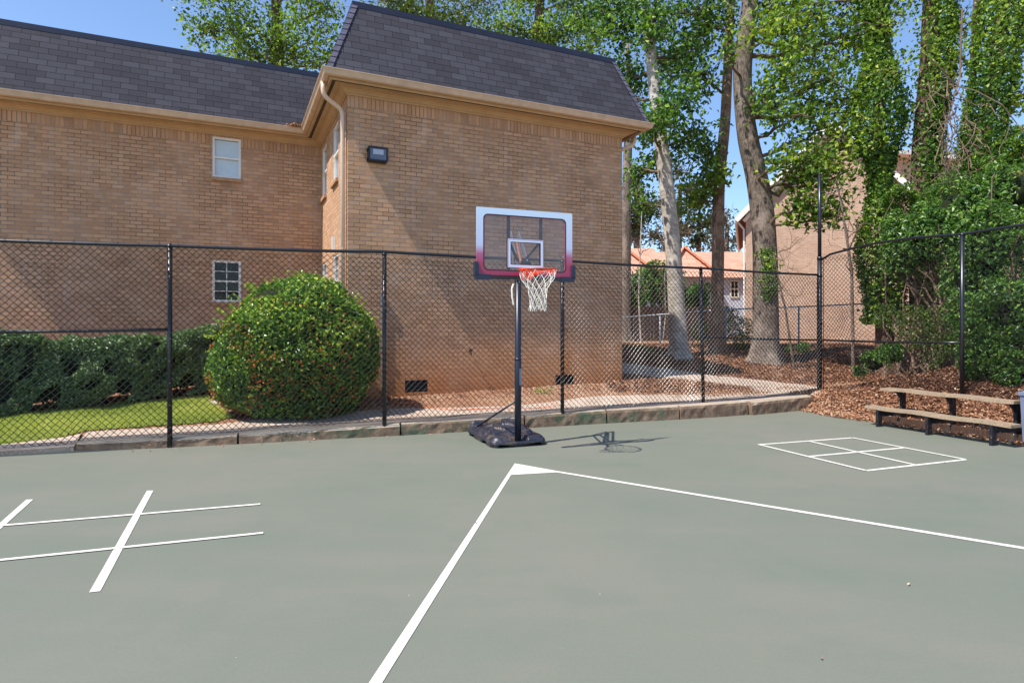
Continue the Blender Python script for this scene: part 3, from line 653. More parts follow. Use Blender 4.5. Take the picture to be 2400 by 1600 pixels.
# ------------------------------------------------------------------ chain link fences
def chainlink(m, P, Q, zb, zt, w=.088, r=.0046, wob=.012, side=1, seed=0, dent=None):
    r_ = np.random.default_rng(seed); P, Q = np.array(P, float), np.array(Q, float); L = np.linalg.norm(Q-P); e = (Q-P)/L; nrm = np.array([e[1], -e[0]])*side
    K = 2*int(L/w); J = int((max(zt)-min(zb))/(w/2)); kk = (np.arange(K)+.5)*L/K; jj = np.arange(J+1)
    T = kk[:, None]+np.where((jj[None, :]+np.arange(K)[:, None]) % 2 == 0, -1, 1)*L/K*.5; f = T/L
    zb_ = zb[0]+(zb[1]-zb[0])*f; zt_ = zt[0]+(zt[1]-zt[0])*f
    ph = r_.uniform(0, 6, 4); zb_ = zb_+.012*np.sin(T*5+ph[0])+.01*np.sin(T*11+ph[1])
    Z = zb_+(zt_-zb_)*jj[None, :]/J
    O = wob*(np.sin(T*2.1+ph[1])*np.sin(Z*2+ph[2])+.6*np.sin(T*4.7+Z*3+ph[3]))*np.clip((zt_-Z)*1.2, 0, 1)
    O = O+np.where((jj[None, :]+np.arange(K)[:, None]) % 2 == 0, .003, -.003)+.028
    T = T+.010*np.sin(Z*5+T*3+ph[0])
    if dent is not None: O = O+dent[3]*np.exp(-((T-dent[0])/dent[2])**2-((Z-dent[1])/dent[2])**2)
    X = P[0]+e[0]*T+nrm[0]*O; Y = P[1]+e[1]*T+nrm[1]*O
    C = np.stack([X, Y, Z], -1)                     # K, J+1, 3
    e3 = np.array([e[0], e[1], 0]); n3 = np.array([nrm[0], nrm[1], 0]); offs_ = np.array([n3*r, -n3*r*.5+e3*r*1.2, -n3*r*.5-e3*r*1.2])
    V = C[:, :, None, :]+offs_[None, None]; n1 = J+1
    k, j, s = np.meshgrid(np.arange(K), np.arange(J), np.arange(3), indexing='ij'); b = (k*n1+j)*3
    q = np.stack([b+s, b+(s+1) % 3, b+3+(s+1) % 3, b+3+s], -1).reshape(-1, 4); m.add(V.reshape(-1, 3), q)
posts_px = [(398, 1025), (901, 989), (1318, 962), (1649, 940), (1921, 920)]; zbase = [.13, .20, .24, .26, .28]
FP = [UP(px, py, z)[:2] for (px, py), z in zip(posts_px, zbase)]
FP = [FP[0]-(FP[1]-FP[0])*2.0, FP[0]-(FP[1]-FP[0])*1.03]+FP; zbase = [.0, .05]+zbase; TOP = 2.65
fence = thing('chain_link_fence', 'black chain-link fence along the kerb in front of the tan brick building', 'fence', (FP[2][0], FP[2][1], .1))
def post(m, p, z0, z1, r=.03, lean=0):
    m.tube([(p[0], p[1], z0), (p[0]+lean, p[1], z1)], r, 12); m.tube([(p[0]+lean, p[1], z1), (p[0]+lean, p[1], z1+.03)], r*1.15, 12); m.tube([(p[0]+lean, p[1], z1+.03), (p[0]+lean, p[1], z1+.055)], [r*1.05, r*.35], 12)
for i in range(1, 6):
    m = MB(); post(m, FP[i], -.1, TOP-.02, .031, -.05 if i == 5 else 0)
    m.build('post', M['black'], fence, smooth=True)
def railm(pts, z, r=.021, parent=None, name='rail'):
    m = MB(); P = []
    for (a, b), (za, zb_) in zip(zip(pts[:-1], pts[1:]), zip(z[:-1], z[1:])):
        for f in np.linspace(0, 1, 9)[:-1]: P.append((a[0]+(b[0]-a[0])*f, a[1]+(b[1]-a[1])*f, za+(zb_-za)*f-.012*math.sin(f*math.pi)))
    P.append((pts[-1][0], pts[-1][1], z[-1])); m.tube(P, r, 10); return m.build(name, M['black'], parent, smooth=True)
railm(FP, [TOP-.01, TOP-.01, TOP, TOP+.03, TOP+.01, TOP, TOP-.005], .022, fence, 'top_rail')
railm([FP[1], FP[2]], [1.52, 1.55], .02, fence, 'middle_rail'); railm([FP[5]+np.array([-.03, 0]), FP[6]], [1.41, 1.34], .02, fence, 'middle_rail')
for i in range(6):
    m = MB(); chainlink(m, FP[i], FP[i+1], (zbase[i]+.03, zbase[i+1]+.03), (TOP-.02 if i < 3 else TOP-.05, TOP-.02 if i < 2 else TOP-.05), seed=i, wob=.014)
    # tension wire and ties
    P = [(FP[i][0]+(FP[i+1][0]-FP[i][0])*f+.02, FP[i][1]+(FP[i+1][1]-FP[i][1])*f-.03, zbase[i]+(zbase[i+1]-zbase[i])*f+.035+.01*math.sin(f*9+i)) for f in np.linspace(0, 1, 20)]
    m.tube(P, .004, 5)
    for f in np.linspace(.04, .96, 12):
        c = FP[i]*(1-f)+FP[i+1]*f; z = TOP+.002; m.tube([(c[0]-.005*math.cos(a), c[1]+math.cos(a)*.026, z+math.sin(a)*.026) for a in np.linspace(0, 2*np.pi, 8)], .003, 4, False)
    if i:
        for k in range(9):
            z = zbase[i]+.15+k*.29; c = FP[i]; m.tube([(c[0]+math.cos(a)*.035, c[1]+math.sin(a)*.035, z+.018*math.sin(a)) for a in np.linspace(0, 2*np.pi, 9)], .0035, 4, False)
    m.build('mesh', M['wire'], fence)
# side fence on the bank
cp_ = FP[6]; sd = np.array([math.cos(R(-69.5)), math.sin(R(-69.5))]); SP = [cp_, cp_+sd*2.75, cp_+sd*5.5, cp_+sd*8.2]
fence2 = thing('chain_link_fence', 'taller black chain-link fence on the leafy bank behind the bleacher bench', 'fence', (cp_[0], cp_[1], .25))
sz = [.28, .50, .5, .5]
m = MB(); m.tube([(cp_[0], cp_[1], .1), (cp_[0], cp_[1], 2.95)], .043, 14); m.tube([(cp_[0], cp_[1], 2.95), (cp_[0], cp_[1], 4.66)], .034, 14)
for z in (2.63, 1.68, 1.33, 2.98): m.tube([(cp_[0], cp_[1], z-.03), (cp_[0], cp_[1], z+.03)], .05, 14)
m.tube([(cp_[0], cp_[1], 4.66), (cp_[0], cp_[1], 4.70)], [.036, .012], 14); m.build('corner_post', M['black'], fence2, smooth=True)
m = MB(); off_ = sd*.09; m.tube([(cp_[0]+off_[0], cp_[1]+off_[1], .32), (cp_[0]+off_[0], cp_[1]+off_[1], 2.98)], .008, 6); m.tube([(cp_[0]-.07, cp_[1]-.04, .32), (cp_[0]-.07, cp_[1]-.04, 2.62)], .008, 6); m.build('tension_bar', M['black'], fence2)
for p, z in zip(SP[1:], sz[1:]):
    m = MB(); post(m, p, .1, 3.04, .031); m.build('post', M['black'], fence2, smooth=True)
P = []
for k, z in enumerate([3.0, 3.06, 3.06, 3.05]): P.append(z)
m = MB(); pts = []
for i in range(3):
    for f in np.linspace(0, 1, 12)[:-1]:
        c = SP[i]*(1-f)+SP[i+1]*f; z = P[i]+(P[i+1]-P[i])*f+(.09*math.sin(f*math.pi)*(1 if i == 0 else .2))
        pts.append((c[0], c[1], z if i or f > .0 else 2.93))
m.tube(pts, .022, 10); m.build('top_rail', M['black'], fence2, smooth=True)
railm(SP[:2], [1.34, 1.34], .02, fence2, 'middle_rail')
for i in range(3):
    m = MB(); chainlink(m, SP[i], SP[i+1], (sz[i]+.02, sz[i+1]+.02), (P[i]-.0, P[i+1]-.02), seed=20+i, wob=.03, dent=(.9, 1.75, .35, -.22) if i == 0 else None, side=-1); m.build('mesh', M['wire'], fence2)

# ------------------------------------------------------------------ basketball hoop
hp = UP(1214, 1044, 0); HA = R(20.8); he = np.array([math.cos(HA), math.sin(HA), 0]); hn = np.array([math.sin(HA), -math.cos(HA), 0])
hoop = thing('basketball_hoop', 'portable basketball hoop with clear backboard, orange rim and white net on a black weighted base', 'basketball hoop', tuple(hp))
def hq(a, b, z): return tuple(np.array([hp[0], hp[1], 0])+he*a+hn*b+np.array([0, 0, z]))    # a along board, b towards the players
m = MB(); m.tube([hq(0, 0, .05), hq(0, 0, 1.15), hq(0, 0, 1.16), hq(0, 0, 2.35)], [.045, .045, .0415, .0415], 20); m.tube([hq(0, 0, 1.14), hq(0, 0, 1.17)], .047, 20); m.build('pole', M['pole'], hoop, smooth=True)
m = MB(); m.box(hq(.018, .0435, .92), (.03, .004, .22), HA); m.build('sticker', simple('grey_sticker', lin(96, 108, 128), .5), hoop)
for z in (1.22, 1.3): m = MB(); m.tube([hq(.03, .03, z), hq(.04, .05, z)], .009, 8); m.build('bolt', M['steel'], hoop)
for sa in (-1, 1):
    m = MB(); m.tube([hq(-.02*1+sa*.02, -.03, .58), hq(sa*.33, -.80, .15)], .0135, 10); m.tube([hq(sa*.33-.02, -.80, .15), hq(sa*.33+.02, -.80, .15)], .018, 8); m.build('brace', M['pole'], hoop, smooth=True)
# moulded base as a height field
na, nb = 61, 81; A_ = np.linspace(-.39, .39, na); B_ = np.linspace(-1.08, .09, nb); AA, BB = np.meshgrid(A_, B_, indexing='ij')
cx, cy = 0, (-1.08+.09)/2; hx, hy = .39, 1.17/2
d = np.minimum(hx-np.abs(AA), hy-np.abs(BB-cy)); rc = .12
qx, qy = np.abs(AA)-(hx-rc), np.abs(BB-cy)-(hy-rc); sdist = -(np.minimum(np.maximum(qx, qy), 0)+np.hypot(np.maximum(qx, 0), np.maximum(qy, 0))-rc)
ins_ = ss(sdist/.055)
Zt = .085+.045*ins_+.035*ss((-BB-.30)/.12)*ss(sdist/.09)
Zt += .032*(np.abs(np.abs(AA)-.235) < .05)*(BB < -.18)*(BB > -.80)*ss(sdist/.05)
Zt -= .035*ss((.13-np.abs(AA))/.03)*ss((BB+.38)/.05); Zt += .022*ss((.028-np.abs(np.hypot(AA/1.1, BB+.60)-.19))/.012)
Zt += .05*ss((-BB-.93)/.03)*ss(sdist/.025)*(np.abs(AA) > .12)
Zt -= .028*((np.sin(BB*30) > .5) & (np.abs(AA) < .14) & (BB < -.78) & (BB > -1.0))
Zt -= .05*ss((.13-np.hypot(AA, BB-.02))/.04)
notch = ((np.abs(np.abs(AA)-.22) < .075) & (BB > .02)); Zt = np.maximum(Zt, .03)
out = sdist < 0
# pull the outside vertices on to the rounded edge
AAe, BBe = AA.copy(), BB.copy(); ox = np.maximum(qx, 0); oy = np.maximum(qy, 0); ln = np.hypot(ox, oy); k = (ln > rc); sc_f = np.where(k, rc/np.maximum(ln, 1e-6), 1)
AAe = np.where(k, np.sign(AA)*((hx-rc)+ox*sc_f), AA); BBe = np.where(k, cy+np.sign(BB-cy)*((hy-rc)+oy*sc_f), BB)
Zt = np.where(k, .075, Zt)
top = np.array([hq(a, b, z) for a, b, z in zip(AAe.ravel(), BBe.ravel(), Zt.ravel())]); i, j = np.meshgrid(np.arange(na-1), np.arange(nb-1), indexing='ij')
q = np.stack([i*nb+j, i*nb+j+1, (i+1)*nb+j+1, (i+1)*nb+j], -1).reshape(-1, 4); m = MB(); m.add(top, q)
per = [(i_, 0) for i_ in range(na)]+[(na-1, j_) for j_ in range(1, nb)]+[(i_, nb-1) for i_ in range(na-2, -1, -1)]+[(0, j_) for j_ in range(nb-2, 0, -1)]
lv = []
for zf, sh in ((1, 1), (.93, 1.012), (.62, 1.02), (.58, 1.0), (0.06, .985)):
    for (i_, j_) in per:
        a, b = AAe[i_, j_], BBe[i_, j_]; z = Zt[i_, j_]*zf
        if zf < .5 and ((b > .05 and (.10 < abs(a) < .30)) or (abs(a) > .37 and (-.95 < b < -.75 or -.35 < b < -.2))): z = .048
        lv.append(hq(a*sh, cy+(b-cy)*sh, max(z, .004)))
n_ = len(per); i, j = np.meshgrid(np.arange(4), np.arange(n_), indexing='ij'); q = np.stack([i*n_+j, (i+1)*n_+j, (i+1)*n_+(j+1) % n_, i*n_+(j+1) % n_], -1).reshape(-1, 4); m.add(lv, q)
m.build('base', M['plastic'], hoop)
# board
bc = np.array([.165, 7.50, 0]); BW, Z0, Z1 = 1.27, 2.185, 3.015
def bq(a, b, z): return tuple(bc+he*a+hn*b+np.array([0, 0, z]))
def rrect(w, h, r, n=6):
    P = []
    for cx_, cy_, a0 in ((w/2-r, h/2-r, 0), (-w/2+r, h/2-r, 90), (-w/2+r, -h/2+r, 180), (w/2-r, -h/2+r, 270)):
        for k in range(n+1): a = R(a0+90*k/n); P.append((cx_+r*math.cos(a), cy_+r*math.sin(a)))
    return P
def band(m, w1, h1, r1, w2, h2, r2, cz, b0, b1):
    P1, P2 = rrect(w1, h1, r1), rrect(w2, h2, r2); n = len(P1); V = [bq(x, b1, cz+z) for x, z in P1]+[bq(x, b1, cz+z) for x, z in P2]+[bq(x, b0, cz+z) for x, z in P1]+[bq(x, b0, cz+z) for x, z in P2]
    q = []
    for i in range(n):
        j = (i+1) % n; q += [(i, j, n+j, n+i), (2*n+j, 2*n+i, 3*n+i, 3*n+j), (2*n+i, 2*n+j, j, i), (n+i, n+j, 3*n+j, 3*n+i)]
    m.add(V, q)
cz, hh_ = (Z0+Z1)/2, Z1-Z0
m = MB(); m.box(bq(0, .0, cz), (BW, .006, hh_), HA); board = m.build('backboard', M['acrylic'], hoop)
def sub(m, n, mat): o = m.build(n, M[mat], board); o.matrix_parent_inverse = Matrix(); return o
m = MB(); band(m, BW, hh_, .012, BW-.17, hh_-.15, .06, cz, .004, .012); sub(m, 'border', 'border')
m = MB(); band(m, BW-.172, hh_-.152, .06, BW-.196, hh_-.176, .05, cz, .004, .013); sub(m, 'border_line', 'black')
m = MB(); band(m, BW-.198, hh_-.178, .05, BW-.206, hh_-.186, .046, cz, .004, .012); sub(m, 'pink_line', 'pink')
SZ = 2.46; m = MB(); band(m, .475, .355, .004, .40, .28, .003, SZ+.02, .004, .012); sub(m, 'target_square', 'white_paint')
m = MB(); band(m, .487, .367, .004, .476, .356, .003, SZ+.02, .004, .0125); band(m, .399, .279, .003, .386, .266, .003, SZ+.02, .004, .0125); sub(m, 'target_line', 'black')
m = MB(); band(m, .462, .342, .004, .458, .338, .003, SZ+.02, .0122, .0135); sub(m, 'target_pinstripe', 'pink')
m = MB(); m.box(bq(0, .01, Z0-.005), (BW-.14, .05, .05), HA); m.build('bottom_pad', M['black'], hoop)
for s_ in (-1, 1):
    m = MB(); m.box(bq(s_*(BW/2-.075), .012, Z0-.006), (.19, .062, .062), HA); m.box(bq(s_*(BW/2+.005), .012, Z0+.09), (.052, .062, .16), HA); m.build('corner_pad', M['pad'], hoop)
    m = MB(); m.bar(bq(s_*.215, -.025, Z0+.01), bq(s_*.215, -.025, Z1-.07), .035, .03, up=tuple(hn)); m.build('upright', M['black'], hoop)
    m = MB(); m.bar(bq(s_*.19, -.04, 2.61), bq(s_*.03, -.16, 2.39), .022, .022); m.build('strut', M['bronze'], hoop)
ph = np.array([hp[0], hp[1], 0.0])
for s_ in (-1, 1):
    m = MB(); a = ph+he*s_*.055-hn*.13; b = np.array(bq(s_*.075, -.05, 0))
    m.bar((a[0], a[1], 2.86), (b[0], b[1], 2.30), .012, .055); a2 = ph+he*s_*.055; m.bar((a2[0], a2[1], 2.28), (b[0], b[1], 2.24), .012, .045); m.bar((a2[0], a2[1], 2.2), (a[0], a[1], 2.86), .012, .04); m.build('lift_arm', M['steel'], hoop)
m = MB(); a = ph-hn*.05; m.tube([(a[0], a[1], 2.72), bq(-.02, -.08, 2.36)], .016, 8); m.build('spring', M['rust'], hoop)
m = MB(); m.tube([bq(-.02, -.1, 2.37), bq(.1, -.1, 2.37)], .035, 12); m.build('knob', M['bronze'], hoop)
a = ph-he*.05-hn*.03; m = MB(); m.tube([tuple(a+(0, 0, 2.16)), tuple(a-he*.025+(0, 0, 2.1)), tuple(a-he*.02+(0, 0, 1.98)), tuple(a+(0, 0, 1.88))], .012, 6); m.build('lift_handle', M['white'], hoop)
# rim and net
RZ = 2.245; rc_ = .228; rim_c = lambda th, r, z: bq(math.cos(th)*r, .012+.15+rc_+math.sin(th)*r, z)
th = np.linspace(0, 2*np.pi, 49); m = MB(); m.tube([rim_c(a, rc_, RZ) for a in th], .009, 8, False); m.tube([rim_c(a, rc_-.012, RZ-.022) for a in th if math.sin(a) > -2], .004, 6, False)
rim = m.build('rim', M['orange'], hoop, smooth=True)
m = MB(); m.box(bq(0, .035, RZ-.035), (.13, .05, .11), HA); m.bar(bq(-.05, .05, RZ), bq(-.12, .19, RZ), .016, .03); m.bar(bq(.05, .05, RZ), bq(.12, .19, RZ), .016, .03); m.bar(bq(0, .05, RZ-.07), bq(-.1, .21, RZ-.01), .012, .02); m.bar(bq(0, .05, RZ-.07), bq(.1, .21, RZ-.01), .012, .02)
o = m.build('rim_bracket', M['orange'], rim); o.matrix_parent_inverse = Matrix()
m = MB(); NL = 12; lev = [(0, .222), (.08, .195), (.15, .150), (.215, .118), (.275, .104), (.335, .10), (.40, .097), (.45, .094)]
r3 = np.random.default_rng(3)
jit = r3.normal(0, .006, (len(lev), NL, 2))
def node(l, k): 
    h_, r_ = lev[l]; a = (k+.5*(l % 2))*2*math.pi/NL+jit[l, k % NL, 0]; p = rim_c(a, r_+jit[l, k % NL, 1]*.8, RZ-h_-.008+jit[l, k % NL, 0]*1.2); return np.array(p)
for l in range(len(lev)-1):
    for k in range(NL):
        for dk in ((0, 0), (0, -1)) if l % 2 == 0 else ((0, 0), (0, 1)):
            a, b = node(l, k), node(l+1, k+dk[1]); mid = (a+b)/2+(0, 0, -.006); m.tube([a, mid, b], .0032, 5, False)
for k in range(NL): m.tube([node(7, k), node(7, k)-(0, 0, .02)], .0045, 5)
m.build('net', M['net'], hoop)

# ------------------------------------------------------------------ bleacher bench
def wpt(p, z): return (p[0], p[1], z)
f1, f3 = UP(2060, 999.5)[:2], UP(2327, 1043.7)[:2]; r1, r3_ = UP(2116, 996)[:2], UP(2384, 1039)[:2]; bd = (f3-f1)/np.linalg.norm(f3-f1); bx = np.array([-bd[1], bd[0]]) if np.dot(r1-f1, np.array([-bd[1], bd[0]])) > 0 else np.array([bd[1], -bd[0]])
bench = thing('bleacher_bench', 'two-tier bleacher bench with weathered wooden planks on chipped black legs, at the court edge', 'bench', wpt(f1, 0))
ba = math.atan2(bd[1], bd[0])
def plank(c0, c1, z, w, t, name):
    n = 40; V = []; r = np.random.default_rng(int(z*100)); d = c1-c0
    for i in range(n+1):
        p = c0+d*i/n; s = .006*math.sin(i*.35+z*9); e1, e2 = r.normal(0, .0025, 2)
        V += [wpt(p-bx*(w/2+e1), z+s), wpt(p-bx*(w/2-.008), z+t+s), wpt(p+bx*(w/2-.008), z+t+s), wpt(p+bx*(w/2+e2), z+s)]
    i, j = np.meshgrid(np.arange(n), np.arange(4), indexing='ij'); q = np.stack([i*4+j, i*4+(j+1) % 4, (i+1)*4+(j+1) % 4, (i+1)*4+j], -1).reshape(-1, 4); q = np.concatenate([q, [(3, 2, 1, 0), (n*4, n*4+1, n*4+2, n*4+3)]]); m = MB(); m.add(V, q)
    return m.build(name, M['wood'], bench)
lo_c = f1+bx*.07; hi_c = r1-bx*.06
plank(lo_c-bd*.22, f3+bx*.07+bd*.24, .272, .23, .04, 'lower_plank'); plank(hi_c-bd*.27, r3_-bx*.06+bd*.06, .548, .24, .042, 'upper_plank')
for k in range(3):
    fr_ = f1+(f3-f1)*(.0, .48, 1.0)[k]; rr = r1+(r3_-r1)*(.0, .48, 1.0)[k]
    m = MB(); m.box(wpt(fr_, .136), (.042, .09, .272), ba); m.build('leg', M['blackwood'], bench)
    m = MB(); m.box(wpt(rr, .34), (.042, .09, .416), ba); m.build('leg', M['blackwood'], bench)
    m = MB(); m.box(wpt(rr, .066), (.044, .092, .132), ba); a_, b_ = rr-bx*.04, rr-bx*.17
    V = [wpt(a_-bd*.015, .0), wpt(b_-bd*.015, .0), wpt(a_-bd*.015, .14), wpt(a_+bd*.015, .0), wpt(b_+bd*.015, .0), wpt(a_+bd*.015, .14)]; m.add(V, [(0, 1, 4, 3), (1, 2, 5, 4)], [(0, 2, 1), (3, 4, 5)]); m.build('foot', M['bare_wood'], bench)
    m = MB(); m.bar(wpt(fr_+bx*.045+bd*.03, .21), wpt(rr+bd*.03, .21), .03, .08)
    a_ = rr-bx*.045; V = [wpt(a_-bd*.015, .548), wpt(a_-bx*.12-bd*.015, .548), wpt(a_-bd*.015, .42), wpt(a_+bd*.015, .548), wpt(a_-bx*.12+bd*.015, .548), wpt(a_+bd*.015, .42)]; m.add(V, [(0, 3, 4, 1), (1, 4, 5, 2)], [(0, 1, 2), (3, 5, 4)]); m.build('bracket', M['blackwood'], bench)
# board edging behind the bench
te = [np.array([edge(y)+.03, y]) for y in (10.2, 9.5, 8.9, 8.3, 7.6, 6.8, 5.5, 3.0)]
m = MB()
for a, b in zip(te[:-1], te[1:]): m.bar((a[0], a[1], .06), (b[0], b[1], .06), .04, .13)
tag(m.build('edging_board', M['wood_fence']), 'low dark timber edging board holding back leaves behind the bench', 'timber edging')
# grey bin at the frame edge
bn = np.array([7.05, 7.98]); bin_ = thing('trash_can', 'grey plastic trash can at the right end of the bleacher bench', 'trash can', wpt(bn, 0)); m = MB()
m.box(wpt(bn, .34), (.40, .40, .68), ba, taper=1.12); m.box(wpt(bn, .52), (.452, .30, .02), ba); m.box(wpt(bn, .58), (.46, .30, .02), ba); m.build('body', M['bin'], bin_)
m = MB(); m.box(wpt(bn, .70), (.48, .48, .045), ba); m.build('rim', M['bin'], bin_)
m = MB(); m.box(wpt(bn, .735), (.44, .44, .03), ba, taper=.8); m.build('lid', M['bin'], bin_)
# ------------------------------------------------------------------ orange cord
cpx = [(903, 925), (925, 950), (948, 952), (985, 945), (960, 948), (985, 962), (1030, 964), (1075, 968), (1110, 964), (1180, 962), (1240, 963), (1290, 961), (1310, 955), (1296, 950)]
pts = np.array([UT(*p, .045) for p in cpx]); tt = np.linspace(0, len(pts)-1, 90); cc = np.stack([np.interp(tt, range(len(pts)), pts[:, k]) for k in range(3)], -1)
for _ in range(3): cc[1:-1] = (cc[:-2]+cc[1:-1]+cc[2:])/3
m = MB(); m.tube(cc, .007, 6); tag(m.build('extension_cord', M['orange_cord'], smooth=True), 'thin orange cord trailing over the dirt and sidewalk behind the hoop', 'cord')

# ------------------------------------------------------------------ round bush and hedge
def vnoise(P, s, seed):
    r = np.random.default_rng(seed); k = r.normal(size=(7, 3))*s; ph = r.uniform(0, 6.28, 7); return np.sin(P@k.T+ph).mean(1)*1.8
def shell_bush(m, c, rad, n, size, bump=.06, seed=1, zmin=0, tintf=None, depth=.14, flat=1.0):
    r = np.random.default_rng(seed); d = r.normal(size=(n, 3)); d /= np.linalg.norm(d, axis=1, keepdims=True)
    k = 1+bump*vnoise(d, 3.2, seed)+bump*.5*vnoise(d, 9, seed+1)-depth*r.random(n)**2; rd = np.array(rad)
    k2 = k[:, None]*np.stack([1+flat*-.13*np.clip(d[:, 2], -.3, 1), 1+0*d[:, 2], 1+0*d[:, 2]], -1)
    C = np.array(c)+d*rd*k2; ok = C[:, 2] > zmin; C, d = C[ok], d[ok]; nn = d/rd; nn /= np.linalg.norm(nn, axis=1, keepdims=True)
    t_ = None if tintf is None else tintf(C, d); leaves(m, C, size, nn, .75, tint=t_); return C, d
bcn = np.array([-3.46, 9.85, 1.16]); brd = np.array([1.32, 1.06, 1.25])
bush = thing('round_bush', 'large round clipped holly bush with red berries behind the black fence', 'bush', (bcn[0], bcn[1], .25))
m = MB()
def tf(C, d): return np.clip(.42+.16*d[:, 2]+.15*vnoise(d, 6, 4)+rng.normal(0, .28, len(C)), 0, 1)  # leaves yellower and brighter upward: the top's highlight is put into the tint
sh = rng.normal(size=(150, 3)); sh[:, 2] = np.abs(sh[:, 2]); sh /= np.linalg.norm(sh, axis=1, keepdims=True)
for q_ in range(5): leaves(m, bcn+sh*brd*(1.0+.022*q_)*np.array([1, 1, 1.0])-np.array([0, 0, .02]), .06, sh, .9, tint=rng.uniform(.6, 1, 150))
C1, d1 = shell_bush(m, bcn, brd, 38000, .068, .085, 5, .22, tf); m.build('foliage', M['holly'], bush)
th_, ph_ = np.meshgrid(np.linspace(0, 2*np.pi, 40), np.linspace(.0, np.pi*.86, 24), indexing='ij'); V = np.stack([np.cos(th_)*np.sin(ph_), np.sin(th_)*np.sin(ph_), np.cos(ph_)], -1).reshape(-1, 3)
V = bcn+V*brd*(.88+.03*vnoise(V, 4, 3))[:, None]; i, j = np.meshgrid(np.arange(39), np.arange(23), indexing='ij'); q = np.stack([i*24+j, i*24+j+1, (i+1)*24+j+1, (i+1)*24+j], -1).reshape(-1, 4); m = MB(); m.add(V, q); m.build('inner_fill', M['core'], bush)  # solid dark shell under the leaves paints the bush's inner shade
m = MB(); w_ = (1-np.clip(d1[:, 2]+.2, 0, 1))*(.5+.5*np.clip(-d1[:, 0]+.3, 0, 1))*(vnoise(d1, 5, 8) > -.1); k = np.where(rng.random(len(C1)) < w_*.24)[0]
P_ = C1[k]+d1[k]*.02; a = .012; oct_ = np.array([(1, 0, 0), (-1, 0, 0), (0, 1, 0), (0, -1, 0), (0, 0, 1), (0, 0, -1)])*a; V = (P_[:, None]+oct_[None]).reshape(-1, 3); b0 = np.arange(len(P_))[:, None]*6
tf_ = np.array([(0, 2, 4), (2, 1, 4), (1, 3, 4), (3, 0, 4), (2, 0, 5), (1, 2, 5), (3, 1, 5), (0, 3, 5)]); t3 = (b0[:, None]+tf_[None]).reshape(-1, 3); m.add(V, None, t3); o = m.build('berries', M['berry'], bush); o['kind'] = 'stuff'
# orange-tinged new leaves
m = MB(); k = np.where(rng.random(len(C1)) < w_*.2)[0]; leaves(m, C1[k]+d1[k]*.02, .045, d1[k], .8); M['newleaf'] = leafmat('orange_leaf', [(0, lin(180, 70, 30)), (.5, lin(222, 140, 60)), (1, lin(214, 190, 80))], .35, .2, .5, (1, .8, .5, 1)); o = m.build('orange_leaves', M['newleaf'], bush); o['kind'] = 'stuff'
# hedge: box between front line and wall
hA, hB = UT(-330, 1015)[:2], np.array([-5.05, 11.75]); hL = np.linalg.norm(hB-hA); he_ = (hB-hA)/hL; hnn = np.array([-he_[1], he_[0]])
hedge = thing('hedge', 'long clipped dark green hedge along the brick wall behind the lawn', 'hedge', wpt(hA, .1))
n = 62000; u = rng.random(n)*hL; which = rng.random(n); dpt = 1.05; m = MB(); top_z = lambda u: 1.40+.08*u/hL+.06*np.sin(u*1.7)+.04*np.sin(u*4.3+1)+.02*np.sin(u*11)
fz_ = rng.random(n); front = which < .62; tz = top_z(u); gzb = np.interp(u, [0, hL], [.05, .33])
bul = .10*np.sin(u*3.1)*np.sin(fz_*5+u)+.06*np.sin(u*7.3+fz_*9)+.05*np.sin(u*1.3)+.06*vnoise(np.stack([u, fz_*1.3, u*0], -1), 5, 3)
y_ = np.where(front, .12*(fz_**6)*2+bul+rng.random(n)**2*.22+.10*(1-fz_)**2, rng.random(n)*dpt); z_ = np.where(front, gzb+.10+fz_*(tz-gzb-.10), tz+bul*.5-rng.random(n)**2*.14-.10*np.clip(1-y_/.14, 0, 1))
gap = (front) & (vnoise(np.stack([u, z_*1.3, 0*u], -1), 2.6, 12) > .95) & (fz_ < .45); P2 = hA[None]+he_[None]*u[:, None]+hnn[None]*y_[:, None]; C = np.stack([P2[:, 0], P2[:, 1], z_], -1)[~gap]
nr = np.where(front[:, None], np.array([-hnn[0], -hnn[1], .35])[None], np.array([0, 0, 1])[None])[~gap]; dk = vnoise(C, 5.5, 21) > -.35; C, nr = C[dk], nr[dk]; leaves(m, C, .056, nr, .8, tint=np.clip(.42+rng.normal(0, .32, len(C)), 0, 1)); m.build('foliage', M['hedge'], hedge)
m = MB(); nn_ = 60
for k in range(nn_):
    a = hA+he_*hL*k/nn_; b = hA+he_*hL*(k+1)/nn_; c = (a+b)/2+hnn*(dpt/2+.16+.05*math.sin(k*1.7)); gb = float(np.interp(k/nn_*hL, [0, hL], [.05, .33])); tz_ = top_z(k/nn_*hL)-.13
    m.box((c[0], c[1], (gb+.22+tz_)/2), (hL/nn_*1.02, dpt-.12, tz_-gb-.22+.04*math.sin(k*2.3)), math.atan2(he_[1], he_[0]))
m.build('inner_fill', M['core'], hedge)  # dark boxes inside the hedge, painted shade between the leaves
m = MB()
for k in range(34):
    u_ = rng.random()*hL; p = hA+he_*u_+hnn*(.2+rng.random()*.4); g_ = float(gz(*p)); m.tube([(p[0], p[1], g_-.03), (p[0]+rng.normal(0, .05), p[1]+rng.normal(0, .05), g_+.4), (p[0]+rng.normal(0, .15), p[1]+rng.normal(0, .1), g_+.8)], [.018, .014, .006], 5)
m.build('stems', M['bark_dark'], hedge)

